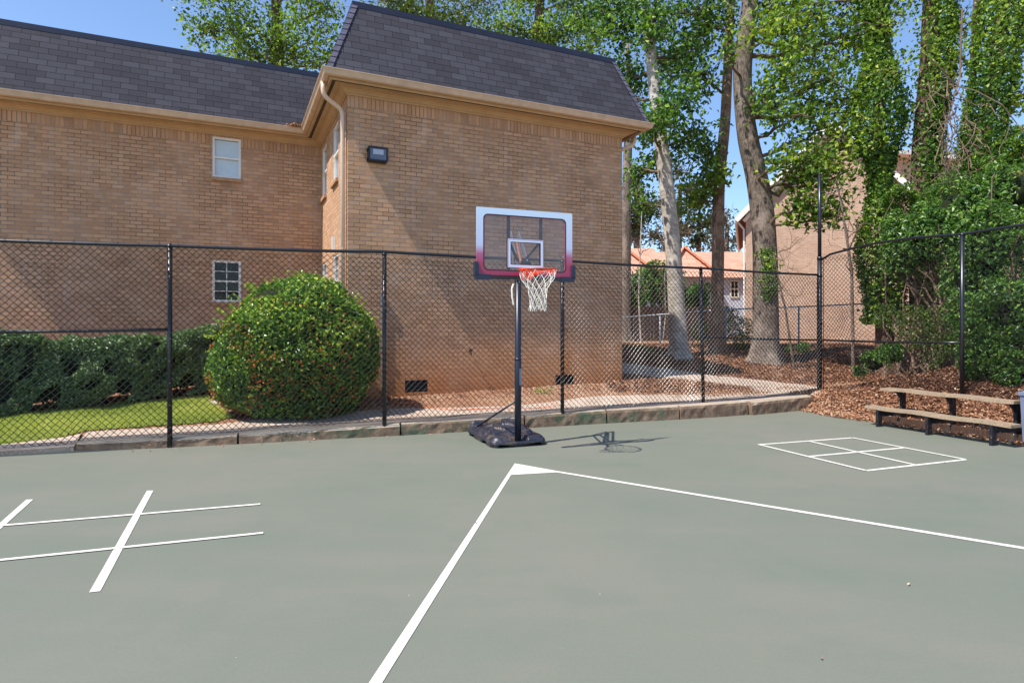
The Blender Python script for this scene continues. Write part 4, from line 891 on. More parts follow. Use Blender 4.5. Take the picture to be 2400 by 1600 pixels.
# ------------------------------------------------------------------ trees
def wander(a, b, n, amp, r):
    a, b = np.array(a, float), np.array(b, float); f = np.linspace(0, 1, n)[:, None]; L = np.linalg.norm(b-a); P = a+(b-a)*f
    o = np.cumsum(r.normal(size=(n, 3)), 0); o -= o[0]+(o[-1]-o[0])*f; return P+o*amp*L/math.sqrt(n)
def trunk_mesh(m, pts, rad, k=20, flare=.9, seed=0, base_z=None):
    pts = np.array(pts, float); n = 40; L = np.concatenate([[0], np.cumsum(np.linalg.norm(np.diff(pts, axis=0), axis=1))]); s = np.concatenate([np.linspace(0, 1.3, 14)[:-1], np.linspace(1.3, L[-1], n)])
    P = np.stack([np.interp(s, L, pts[:, c]) for c in range(3)], -1); rr = np.interp(s, L, rad)
    for _ in range(3): P[1:-1] = (P[:-2]+2*P[1:-1]+P[2:])/4
    r = np.random.default_rng(seed); p1, p2 = r.uniform(0, 6.28, 2); nr = r.integers(4, 7)
    def prof(i, th):
        h = s[i]; return 1+flare*math.exp(-h/.28)*(.45+.75*np.clip(np.cos(nr*th+p1), -.2, 1))+.035*np.sin(3*th+p2+h*.7)+.03*np.sin(5*th+h*1.9)
    m.tube(P, rr, k, True, prof); return P
def make_tree(name, label, trunk, rad, blobs, mat_leaf, mat_bark, leaf=.11, nleaf=900, group=None, flare=.9, seed=1, inner_fill=9, tintb=.5, bare=0, kind=None, stubs=(), bt=1.0):
    """blobs: (centre xyz, radius, density)"""
    r = np.random.default_rng(seed); root = thing(name, label, 'tree', tuple(trunk[0]), group); m = MB(); P = trunk_mesh(m, trunk, rad, flare=flare, seed=seed)
    for (a, b, r0) in stubs: m.tube(wander(a, b, 6, .05, r), np.linspace(r0, r0*.5, 6), 8)
    m.build('trunk', M[mat_bark], root, smooth=True)
    ml, mbr = MB(), MB()
    for c, rd, dens in blobs:
        c = np.array(c); rd3 = np.array(rd if not np.isscalar(rd) else (rd, rd, rd*.9))
        # nearest attach point below the blob
        dd = np.linalg.norm(P-c, axis=1)+np.where(P[:, 2] > c[2]+.2, 3, 0)+np.abs(P[:, 2]-(c[2]-.8*rd3[2]))*.3; k = int(np.argmin(dd[5:]))+5; at = P[k]
        limb = wander(at, c, 9, .10, r); r0 = min(.085, .02+.014*np.linalg.norm(c-at)+.012*rd3[0]); mbr.tube(limb, np.linspace(r0, .02, 9), 6, False)
        rd3 = rd3*1.32; nt_ = int(inner_fill*1.5*max(1, rd3[0])); per = max(3, int(nleaf*.62*dens/nt_))  # twig count grows with the blob radius
        for _ in range(nt_):
            d = r.normal(size=3); d /= np.linalg.norm(d); tip = c+d*rd3*(r.random()**.45)*1.05; s0 = limb[r.integers(3, 9)]
            tw = wander(s0, tip, 7, .12, r); mbr.tube(tw, np.linspace(.014, .004, 7)*bt, 4, False)
            f = r.random(per)**.6*6; i0 = np.clip(f.astype(int), 0, 5); fr_ = (f-i0)[:, None]; Cc = tw[i0]*(1-fr_)+tw[i0+1]*fr_+r.normal(size=(per, 3))*(.10+.16*rd3[0]*.6)
            if per > 2 and not bare: leaves(ml, Cc, leaf*1.14, np.tile([0, 0, .4], (per, 1)), 1.0, .66, tint=np.clip(tintb-.06+r.normal(0, .2)+r.normal(0, .24, per), 0, 1))
    mbr.build('branches', M['twig'], root)
    if not bare: ml.build('crown', M[mat_leaf], root)
    return root, P
def TP(px, py, D): return tuple(UD(px, py, D))
def blob(px, py, rp, D, dens=1.0, sz=1.0): r = rp*D/F; return (TP(px, py, D), (r, r*.9, r*sz), dens)
def gpt(px, D): x = (px-1200)/F*D; return (x, D, float(gz(x, D))-.1)
# T1 pale trunk
D = 17.0
t1, P1 = make_tree('tree', 'smooth pale-grey trunked tree leaning left just right of the brick wing', [gpt(1594, D), TP(1590, 770, D), TP(1578, 600, D), TP(1562, 430, D), TP(1545, 300, D), TP(1528, 150, D), TP(1512, 0, D), TP(1490, -260, D)], [.25, .235, .215, .20, .185, .15, .13, .05],
    [blob(1450, 60, 75, D, 1.3), blob(1540, 30, 80, D-1, 1.4), blob(1605, 120, 75, D+.5, 1.2), blob(1470, 190, 60, D+1, .9), blob(1600, 230, 70, D-1, 1.2), blob(1520, 280, 60, D-1.3, 1.0), blob(1625, 320, 55, D, .9), blob(1490, 400, 40, D+1, .45), blob(1500, 480, 32, D+.5, .3), blob(1560, 150, 60, D+1.5, .9), blob(1440, 250, 45, D+1.5, .6), blob(1550, 380, 45, D+1.5, .5), blob(1660, 30, 60, D+1, .9), blob(1450, -20, 80, D, 1.2), blob(1550, -90, 110, D, 1.3), blob(1390, 40, 60, D+1, .8)], 'leaf_cool', 'bark_pale', .125, 800, seed=11, tintb=.5)
# T2 rough trunk
D = 18.2
t2, P2_ = make_tree('tree', 'narrow rough-barked brown trunk between the pale tree and the thick crooked tree', [gpt(1680, D), TP(1682, 700, D), TP(1683, 560, D), TP(1686, 420, D), TP(1700, 280, D), TP(1706, 150, D), TP(1712, 0, D), TP(1716, -260, D)], [.20, .18, .175, .165, .15, .135, .125, .06],
    [blob(1650, 60, 65, D, 1.2), blob(1640, 170, 55, D-.5, 1.0), blob(1655, 400, 50, D-.8, 1.0), blob(1615, 470, 55, D+.5, 1.1), blob(1640, 360, 45, D, .8), blob(1700, -60, 90, D, 1.2)], 'leaf', 'bark_rough', .12, 760, seed=12, tintb=.4)
# T3 big crooked
D = 17.0
t3, P3 = make_tree('tree', 'thick crooked grey-brown tree with ivy on its lower trunk in front of the gabled house', [gpt(1792, D), TP(1794, 760, D), TP(1794, 640, D), TP(1790, 520, D), TP(1778, 420, D), TP(1752, 330, D), TP(1742, 250, D), TP(1738, 150, D), TP(1752, 60, D), TP(1758, 0, D), TP(1764, -300, D)], [.36, .34, .33, .31, .29, .27, .25, .25, .235, .22, .08],
    [blob(1830, 60, 85, D-1, 1.4), blob(1930, 40, 85, D-.5, 1.2), blob(2010, 90, 75, D, 1.1), blob(1850, 170, 75, D-1.4, 1.0), blob(1950, 180, 80, D-1, 1.2), blob(1870, 270, 60, D-1.6, .6), blob(1960, 290, 75, D-1, .9), blob(2020, 230, 60, D, .8), blob(1920, 390, 60, D-1.5, 1.0), blob(1850, 370, 42, D-1.5, .5), blob(1990, 400, 50, D-1, .7), blob(1900, 480, 50, D-1.4, .75), blob(1960, 500, 35, D-1.3, .4), blob(1790, 230, 35, D-1.2, .5), blob(1880, -90, 120, D, 1.5), blob(1820, -10, 80, D, 1.2), blob(2050, 10, 80, D, 1.0), blob(1900, 110, 70, D+1, .9), blob(2040, 330, 50, D, .6), blob(1700, 110, 30, D-1.3, .2)], 'leaf', 'bark_grey', .125, 880, flare=1.1, seed=13, tintb=.55,
    stubs=[(TP(1758, 330, D), TP(1768, 215, D-.4), .09)])
def ivy_on(root, P, rad, z0, z1, n, size, mat='ivy', phi=None, spread=.06, seed=4):
    r = np.random.default_rng(seed); k = (P[:, 2] > z0) & (P[:, 2] < z1); Q = P[k]
    if len(Q) < 2: return
    f = r.random(n)*(len(Q)-1); i0 = f.astype(int); fr_ = (f-i0)[:, None]; C = Q[i0]*(1-fr_)+Q[np.minimum(i0+1, len(Q)-1)]*fr_
    a = r.uniform(0, 6.28, n) if phi is None else r.normal(phi[0], phi[1], n); d = np.stack([np.cos(a), np.sin(a), 0*a], -1)
    blobn = 1+.45*vnoise(C*1.0, 1.6, seed); rr = (rad+np.abs(r.normal(0, spread, n)))*blobn; C = C+d*rr[:, None]; m = MB(); leaves(m, C, size, d, .7, .8, tint=np.clip(.45+.2*vnoise(C, 1.5, seed)+r.normal(0, .26, n), 0, 1)); o = m.build('ivy', M[mat], root)
ivy_on(t3, P3, .33, 1.4, 4.9, 1500, .075, phi=(-1.75, .35), spread=.04)
# ivy-clad trees right
D = 15.5
for idx, (lab, tr_, rd_, ivr, ivn, bl) in enumerate([
  ('ivy-column tree whose trunk is wholly wrapped in dark leaves, above the right fence corner', [gpt(2075, 15.8), TP(2070, 600, 15.8), TP(2062, 400, 15.8), TP(2058, 200, 15.8), TP(2055, 0, 15.8), TP(2050, -200, 15.8)], [.22, .18, .15, .13, .12, .05], .38, 17000, [blob(2060, 60, 60, 15.5, .8), blob(2090, 160, 50, 15.2, .7), blob(2050, 300, 45, 15.2, .6)]),
  ('tall dark trunk with ivy down its right side, second from the right edge', [gpt(2165, D), TP(2160, 600, D), TP(2162, 400, D), TP(2168, 280, D), TP(2180, 130, D), TP(2184, 0, D), TP(2190, -250, D)], [.30, .27, .25, .24, .22, .20, .1], .32, 12000, [blob(2250, 60, 50, D, .4), blob(2130, -40, 70, D, .6)]),
  ('ivy-covered trunk nearest the right edge of the view', [gpt(2305, 14.5), TP(2300, 500, 14.5), TP(2300, 330, 14.5), TP(2325, 200, 14.5), TP(2350, 60, 14.5), TP(2362, -60, 14.5), TP(2370, -260, 14.5)], [.24, .2, .18, .17, .16, .15, .08], .34, 17000, [blob(2400, 220, 55, 14, .7), blob(2420, 60, 60, 14, .5)])]):
    t_, P_ = make_tree('tree', lab, tr_, rd_, bl, 'leaf', 'bark_dark', .10, 620, seed=30+idx, tintb=.55, group=None)
    ivy_on(t_, P_, ivr, 1.0 if idx else 1.6, 12, ivn, .095, seed=40+idx, spread=.10, phi=None if idx != 1 else (-.7, .95))
# thin forking tree between the ivy trunks
make_tree('tree', 'slender bare-barked forking tree between the two right ivy trunks', [gpt(2255, 15), TP(2256, 450, 15), TP(2262, 330, 15), TP(2280, 180, 15), TP(2290, 0, 15), TP(2296, -200, 15)], [.12, .11, .10, .08, .07, .03], [blob(2230, 130, 45, 15, .5), blob(2300, 60, 45, 15, .4)], 'leaf', 'bark_dark', .10, 500, seed=36, tintb=.7)
# saplings and bare trees
bare_specs = [(1500, 20.5, [(1503, 818), (1497, 700), (1500, 600), (1505, 480)], .035, 'thin pale sapling beside the brick wing, nearest it', [(1470, 620), (1540, 560), (1480, 560), (1530, 640), (1500, 440)]),
  (1552, 20.8, [(1552, 818), (1560, 740), (1558, 650), (1562, 600)], .025, 'thin bare sapling just left of the pale leaning trunk', [(1530, 610), (1580, 590), (1545, 560)]),
  (2010, 15.2, [(2000, 700), (1996, 640), (1985, 560), (1970, 470), (1960, 420)], .045, 'thin dark bare sapling in front of the gabled house wall', [(1930, 480), (2000, 450), (1950, 560), (2030, 520), (1975, 400)]),
  (1860, 16.2, [(1862, 790), (1840, 720), (1826, 660), (1815, 600)], .035, 'small dark bare sapling right of the crooked ivy tree', [(1850, 640), (1880, 560), (1800, 560), (1860, 700)])]
for px, D, pts, r0, lab, tips in bare_specs:
    tr_ = [gpt(pts[0][0], D)]+[TP(x, y, D) for x, y in pts[1:]]; r_ = np.random.default_rng(px); root = thing('sapling', lab, 'sapling', tr_[0]); m = MB(); m.tube(tr_, np.linspace(r0, r0*.35, len(tr_)), 7); m.build('trunk', M['bark_grey'] if px > 1800 else M['bark_pale'], root); m = MB()
    for (x, y) in tips:
        s0 = np.array(tr_[r_.integers(1, len(tr_))]); w = wander(s0, TP(x, y, D+r_.normal(0, .4)), 8, .12, r_); m.tube(w, np.linspace(r0*.4, .006, 8), 4, False)
        for _ in range(7):
            a = w[r_.integers(2, 8)]; b = a+r_.normal(size=3)*.45+(0, 0, .12); m.tube(wander(a, b, 6, .15, r_), np.linspace(.007, .003, 6), 3, False)
    m.build('branches', M['twig'], root)
# pale distant trunk beside the wing
make_tree('tree', 'pale distant trunk hard against the right edge of the brick wing', [gpt(1466, 24), TP(1468, 500, 24), TP(1470, 380, 24), TP(1478, 250, 24), TP(1470, 100, 24)], [.2, .18, .17, .15, .06], [blob(1500, 300, 50, 24, .5), blob(1460, 150, 60, 24, .7)], 'leaf_cool', 'bark_grey', .13, 500, seed=51)
# trees behind the roofs
make_tree('tree', 'bright green leafy tree rising behind the left roof', [gpt(660, 27), TP(655, 300, 27), TP(650, 100, 27), TP(640, -150, 27)], [.4, .34, .25, .12],
    [blob(470, 60, 50, 25, .8), blob(540, 20, 80, 25, 1.3), blob(560, 110, 60, 24.5, .9), blob(640, 70, 90, 25, 1.5), blob(720, 100, 70, 25, 1.1), blob(770, 20, 80, 26, 1.1), blob(700, -60, 120, 26, 1.5), blob(500, -50, 90, 26, 1.1), blob(800, 110, 45, 26, .6)], 'leaf', 'bark_dark', .15, 1000, seed=61, tintb=.45)
make_tree('tree', 'olive green tree behind the left part of the wing roof', [gpt(1010, 30), TP(1010, 300, 30), TP(1008, 100, 30), TP(1005, -150, 30)], [.4, .34, .26, .12],
    [blob(900, 0, 50, 29, 1.0), blob(960, 70, 45, 29, 1.0), blob(1060, 100, 45, 29, 1.0), blob(940, 20, 60, 29, 1.2), blob(1010, 40, 75, 29, 1.4), blob(1090, 50, 65, 29, 1.2), blob(1000, -70, 110, 30, 1.4), blob(1130, 0, 70, 30, 1.2)], 'leaf_pine', 'bark_dark', .15, 950, seed=62, tintb=.6)
make_tree('tree', 'yellow-green tree behind the middle of the wing roof', [gpt(1250, 27), TP(1250, 300, 27), TP(1262, 100, 27), TP(1270, -150, 27)], [.38, .32, .24, .12],
    [blob(1140, 90, 45, 27, .8), blob(1290, 130, 40, 27, .8), blob(1380, 60, 60, 27, 1.1), blob(1180, 60, 55, 26, 1.0), blob(1250, 70, 65, 26, 1.3), blob(1320, 80, 60, 26, 1.1), blob(1230, -10, 80, 27, 1.3), blob(1340, 10, 80, 27, 1.3), blob(1400, 110, 45, 26, .8), blob(1300, -100, 110, 27, 1.2)], 'leaf', 'bark_dark', .14, 950, seed=63, tintb=.42)
# far trees (dull evergreen and bare crowns)
far_specs = [(1490, 470, 62, 0), (1560, 520, 70, 1), (1635, 500, 75, 0), (1700, 540, 60, 1), (1440, 540, 60, 0), (1590, 430, 60, 1), (2140, 450, 90, 0), (2260, 420, 100, 1), (2390, 430, 110, 0), (1860, 420, 60, 1)]
for k, (px, py, rp, ev) in enumerate(far_specs):
    D = 62+5*(k % 3)
    sides = ['left of the pale leaning trunk, lower left one', 'directly behind the pale leaning trunk', 'just left of the rough brown trunk', 'between the rough trunk and gabled house', 'mostly hidden behind the brick wing edge', 'topmost behind the pale leaning trunk', 'behind the ivy column on the right', 'behind the slender forking tree', 'at the right edge behind the ivy', 'hidden behind the gabled house peak'][k]
    make_tree('tree', ('dull evergreen' if not ev else 'brown half-bare')+' distant tree '+sides, [gpt(px, D), TP(px, 700, D), TP(px+4, py, D)], [.5, .42, .2],
        [blob(px-rp*.5, py+30, rp*.5, D, .9), blob(px+rp*.45, py+20, rp*.5, D, .9), blob(px, py-rp*.5, rp*.5, D, 1.0), blob(px, py+60, rp*.45, D, .8)], 'leaf_far', 'bark_dark', .40 if not ev else .30, 620 if not ev else 240, seed=70+k, inner_fill=9 if not ev else 16, bt=3.0, flare=.3, group='distant trees beyond the far houses')

# ------------------------------------------------------------------ evergreen shrubs behind the side fence
def cluster_shrub(name, lab, blobs, mat, leaf, n, seed, core=True, stems=True, cat='shrub'):
    r = np.random.default_rng(seed); c0 = blobs[0][0]; root = thing(name, lab, cat, (c0[0], c0[1], float(gz(c0[0], c0[1])))); m, mc, ms = MB(), MB(), MB(); tot = sum(b[1]**2 for b in blobs)
    for c, rd in blobs:
        c = np.array(c); k = int(n*rd**2/tot); d = r.normal(size=(k, 3)); d /= np.linalg.norm(d, axis=1, keepdims=True); kk = 1.02+.26*vnoise(d, 3, seed)+.16*vnoise(d, 8, seed+3)-.42*r.random(k)**2
        C = c+d*rd*np.array([1, .8, .9])*kk[:, None]; ok = (C[:, 2] > gz(C[:, 0], C[:, 1])+.03) & (vnoise(C, 3.2, seed+5) < .55); C, d = C[ok], d[ok]
        leaves(m, C, leaf, d+np.array([0, 0, .3]), .8, .5, tint=np.clip(.4+r.normal(0, .24, len(C)), 0, 1))
        if core:
            V = np.stack([np.cos(th_)*np.sin(ph_), np.sin(th_)*np.sin(ph_), np.cos(ph_)], -1).reshape(-1, 3); V = c+V*rd*np.array([.55, .42, .50])*(1+.15*vnoise(V, 3, seed))[:, None]; i, j = np.meshgrid(np.arange(39), np.arange(23), indexing='ij'); q = np.stack([i*24+j, i*24+j+1, (i+1)*24+j+1, (i+1)*24+j], -1).reshape(-1, 4); mc.add(V, q)
        if stems:
            for _ in range(6):
                a = np.array([c0[0]+r.normal(0, .25), c0[1]+r.normal(0, .25), 0]); a[2] = float(gz(a[0], a[1]))-.05; ms.tube(wander(a, c+r.normal(size=3)*rd*.5, 8, .12, r), np.linspace(.03, .008, 8), 5, False)
    m.build('foliage', M[mat], root)
    if core: mc.build('inner_fill', M['core'], root)  # dark ellipsoids, the shrub's inner shade as colour
    if stems: ms.build('stems', M['twig'], root)
def sb(px, py, rp, D): return (TP(px, py, D), rp*D/F)
cluster_shrub('evergreen_shrub', 'tall dark glossy evergreen shrub behind the side fence above the bench', [sb(2300, 640, 95, 12.3), sb(2190, 550, 75, 12.8), sb(2120, 600, 55, 13.2), sb(2250, 500, 85, 12.8), sb(2330, 560, 80, 12), sb(2370, 450, 75, 12.4), sb(2110, 540, 45, 13.4)], 'laurel', .095, 19000, 81)
cluster_shrub('evergreen_shrub', 'bright glossy evergreen shrub at the right edge low behind the side fence', [sb(2340, 820, 85, 10.2), sb(2290, 740, 60, 10.8), sb(2400, 740, 90, 10), sb(2400, 870, 60, 9.6), sb(2300, 860, 40, 10.2)], 'laurel', .075, 13000, 82)
cluster_shrub('evergreen_shrub', 'high evergreen shrub crown round the foot of the ivy trunks', [sb(2205, 490, 58, 14), sb(2290, 425, 50, 14), sb(2110, 480, 45, 14.4), sb(2380, 350, 50, 14)], 'ivy', .085, 12000, 83, core=False)
cluster_shrub('low_shrub', 'low ivy clump on the bank near the tall corner post', [sb(2050, 850, 34, 11.8), sb(2015, 870, 22, 11.6), sb(2085, 830, 30, 12)], 'laurel', .06, 3200, 84, True, False)
cluster_shrub('evergreen_shrub', 'dark evergreen shrub behind the brown board fence', [sb(1490, 690, 45, 26.5), sb(1560, 680, 50, 27), sb(1530, 650, 40, 27), sb(1630, 700, 38, 27)], 'laurel', .17, 7000, 85, True, False)
cluster_shrub('thicket', 'tangled brown and green thicket between the trunks by the galvanised fence', [sb(1650, 780, 30, 19.6), sb(1735, 770, 32, 19.4), sb(1700, 740, 26, 20), sb(1740, 800, 22, 18.6)], 'leaf_pine', .07, 2600, 86, False, True)
cluster_shrub('low_shrub', 'small green plant at the right foot of the thick crooked tree', [sb(1880, 815, 14, 16.5), sb(1850, 818, 9, 16.3)], 'laurel', .07, 500, 87, False, False)
cluster_shrub('thicket', 'tangled dark thicket on the bank below the shrubs', [sb(2150, 770, 60, 12.6), sb(2080, 740, 32, 13.4), sb(2190, 830, 36, 11.8)], 'leaf_pine', .06, 2200, 88, False, True)
# hanging bare vine
r_ = np.random.default_rng(5); m = MB()
for k in range(20):
    a = np.array(TP(2225+r_.normal(0, 22), 250+r_.normal(0, 60), 13.7)); b = np.array(TP(2230+r_.normal(0, 55), 400+r_.uniform(0, 110), 13.2)); mid = (a+b)/2+(r_.normal(0, .7), -.15, -.3-r_.random()*.6); f = np.linspace(0, 1, 16)[:, None]
    cv = a*(1-f)**2+2*mid*f*(1-f)+b*f*f; w_ = wander(a, b, 16, .22, r_)-(a+(b-a)*f); m.tube(cv+w_, np.linspace(.012, .005, 16), 5, False)
m.tube([TP(2255, 20, 14), TP(2250, 180, 14), TP(2215, 300, 13.8), TP(2190, 380, 13.6)], [.02, .02, .018, .012], 7); tag(m.build('hanging_vine', M['twig']), 'tangle of bare pale vines hanging between the ivy trunks', 'vine')

# ------------------------------------------------------------------ galvanised fence and board fence behind
gp = [(np.array(UD(1400, 750, 21)[:2])), UD(1547, 738, 20.3)[:2], UD(1701, 725, 18.7)[:2], UD(1872, 722, 18.3)[:2], UD(2080, 708, 17.6)[:2], UD(2300, 700, 17)[:2]]
gt = [H+(HZ-y)/F*D for y, D in ((748, 21), (737, 20.3), (725, 18.7), (719, 18.3), (709, 17.6), (702, 17))]
gf = thing('chain_link_fence', 'low grey galvanised chain-link fence beyond the tree trunks', 'fence', wpt(gp[1], .7))
for p, z in zip(gp, gt): m = MB(); m.tube([wpt(p, .4), wpt(p, z+.03)], .028, 8); m.build('post', M['galv'], gf, smooth=True)
m = MB(); m.tube([wpt(p, z) for p, z in zip(gp, gt)], .02, 8); m.build('top_rail', M['galv'], gf, smooth=True)
for i in range(5): m = MB(); chainlink(m, gp[i], gp[i+1], (float(gz(*gp[i]))+.03, float(gz(*gp[i+1]))+.03), (gt[i], gt[i+1]), .10, .0026, seed=50+i); m.build('mesh', M['galv_wire'], gf)
wf = thing('board_fence', 'dark brown vertical board fence behind the galvanised fence', 'fence', (4.4, 24, .7)); m = MB(); r_ = np.random.default_rng(8); a, b = UD(1380, 740, 23.5)[:2], UD(1668, 740, 25)[:2]; n = int(np.linalg.norm(b-a)/.145); ang = math.atan2(b[1]-a[1], b[0]-a[0])
for k in range(n):
    p = a+(b-a)*(k+.5)/n; h = 1.38+r_.normal(0, .015); g = float(gz(*p)); m.box((p[0]+r_.normal(0, .004), p[1]+r_.normal(0, .006), g+h/2), (.13, .02, h), ang)
m.build('boards', M['wood_fence'], wf); m = MB()
for z in (.35, 1.15): m.bar(wpt(a+(.02, .03), float(gz(*a))+z), wpt(b+(.02, .03), float(gz(*b))+z), .04, .09)
m.build('rail', M['wood_fence'], wf)

# ------------------------------------------------------------------ gabled brick house
GD = 30.0; G0 = np.array(UD(1748, 700, GD)[:2]); ga = R(-21.0); gu = np.array([math.cos(ga), math.sin(ga)]); gv = np.array([-gu[1], gu[0]])
def gq(s, t, z): p = G0+gu*s+gv*t; return (p[0], p[1], z)
gh = thing('gabled_house', 'pale brick house with steep gable and cream rake boards behind the crooked tree', 'house', gq(0, 0, .8))
Wd, ZE, ZR, TD = 7.4, 7.3, 11.1, 12; fcs = []
def fr2(pts): return (pts, [(float(np.dot(np.array(p[:2])-G0, gu)), p[2]) for p in pts])
fcs.append(fr2([gq(0, 0, 0), gq(Wd, 0, 0), gq(Wd, 0, ZE), gq(Wd/2, 0, ZR), gq(0, 0, ZE)]))
def sidef(s): return ([gq(s, 0, 0), gq(s, TD, 0), gq(s, TD, ZE), gq(s, 0, ZE)], [(0, 0), (TD, 0), (TD, ZE), (0, ZE)])
fcs += [sidef(0), sidef(Wd), fr2([gq(0, TD, 0), gq(Wd, TD, 0), gq(Wd, TD, ZE), gq(Wd/2, TD, ZR), gq(0, TD, ZE)])]
uvmesh('wall', fcs, M['brick_far'], gh)
sl = (ZR-ZE)/(Wd/2); ov = .45; ez = ZE-ov*sl
def rf(s0, z0, s1, z1, th=.12):
    L = math.hypot(s1-s0, z1-z0); return [([gq(s0, -.35, z0), gq(s0, TD+.3, z0), gq(s1, TD+.3, z1), gq(s1, -.35, z1)], [(0, 0), (TD+.65, 0), (TD+.65, L), (0, L)]), ([gq(s0, -.35, z0-th), gq(s1, -.35, z1-th), gq(s1, TD+.3, z1-th), gq(s0, TD+.3, z0-th)], [(0, 0)]*4)]
uvmesh('roof', rf(-ov, ez+.15, Wd/2, ZR+.15)+rf(Wd+ov, ez+.15, Wd/2, ZR+.15), M['terracotta'], gh)
m = MB()
for s0, s1 in ((-ov, Wd/2), (Wd+ov, Wd/2)):
    m.bar(gq(s0, -.38, ez+.04), gq(s1, -.38, ZR+.04), .05, .24, up=(0, 0, 1)); m.bar(gq(s0, -.20, ez-.02), gq(s1, -.20, ZR-.02), .30, .02, up=(0, 0, 1)); m.bar(gq(s0*1.0+(.35 if s0 < 0 else -.35), -.03, ez+.04), gq(s1, -.03, ZR-.25), .05, .16)
m.build('rake_board', M['cream'], gh)
m = MB(); m.tube([gq(-ov, -.3, ez), gq(-ov, TD, ez)], .07, 8); m.tube([gq(-.35, .1, ez), gq(-.08, .1, ez-.35), gq(-.06, .1, .8)], .05, 8)
for k in range(22): m.tube([gq(-.06, .1, 1+k*.24), gq(-.06, .1, 1.03+k*.24)], .058, 8)
m.build('downspout', M['cream'], gh)
# second brick house further right
rh_ = thing('brick_house', 'brick house with terracotta roof half hidden behind the ivy trunks at right', 'house', TP(2250, 740, 34))
A0, A1 = np.array(UD(2080, 400, 33)[:2]), np.array(UD(2620, 400, 38)[:2]); ad = (A1-A0)/np.linalg.norm(A1-A0); an = np.array([-ad[1], ad[0]]); L_ = np.linalg.norm(A1-A0)
q3 = lambda s, t, z: (A0[0]+ad[0]*s+an[0]*t, A0[1]+ad[1]*s+an[1]*t, z); ze = H+(HZ-368)/F*34; zr = ze+1.7
uvmesh('wall', [([q3(0, 0, 0), q3(L_, 0, 0), q3(L_, 0, ze), q3(0, 0, ze)], [(0, 0), (L_, 0), (L_, ze), (0, ze)]), ([q3(0, 8, 0), q3(0, 0, 0), q3(0, 0, ze), q3(0, 4, zr), q3(0, 8, ze)], [(0, 0), (8, 0), (8, ze), (4, zr), (0, ze)]), ([q3(0, 8, 0), q3(L_, 8, 0), q3(L_, 8, ze), q3(0, 8, ze)], [(0, 0), (L_, 0), (L_, ze), (0, ze)])], M['brick_far'], rh_)
uvmesh('roof', [([q3(-.4, -.5, ze-.05), q3(L_, -.5, ze-.05), q3(L_, 4, zr), q3(-.4, 4, zr)], [(0, 0), (L_, 0), (L_, 4.6), (0, 4.6)]), ([q3(-.4, 8.5, ze-.05), q3(L_, 8.5, ze-.05), q3(L_, 4, zr), q3(-.4, 4, zr)], [(0, 0), (L_, 0), (L_, 4.6), (0, 4.6)])], M['terracotta'], rh_)
m = MB(); m.bar(q3(-.4, -.52, ze-.12), q3(L_, -.52, ze-.12), .08, .2); m.bar(q3(0, -.25, ze-.22), q3(L_, -.25, ze-.22), .5, .03); m.build('fascia', M['cream'], rh_)
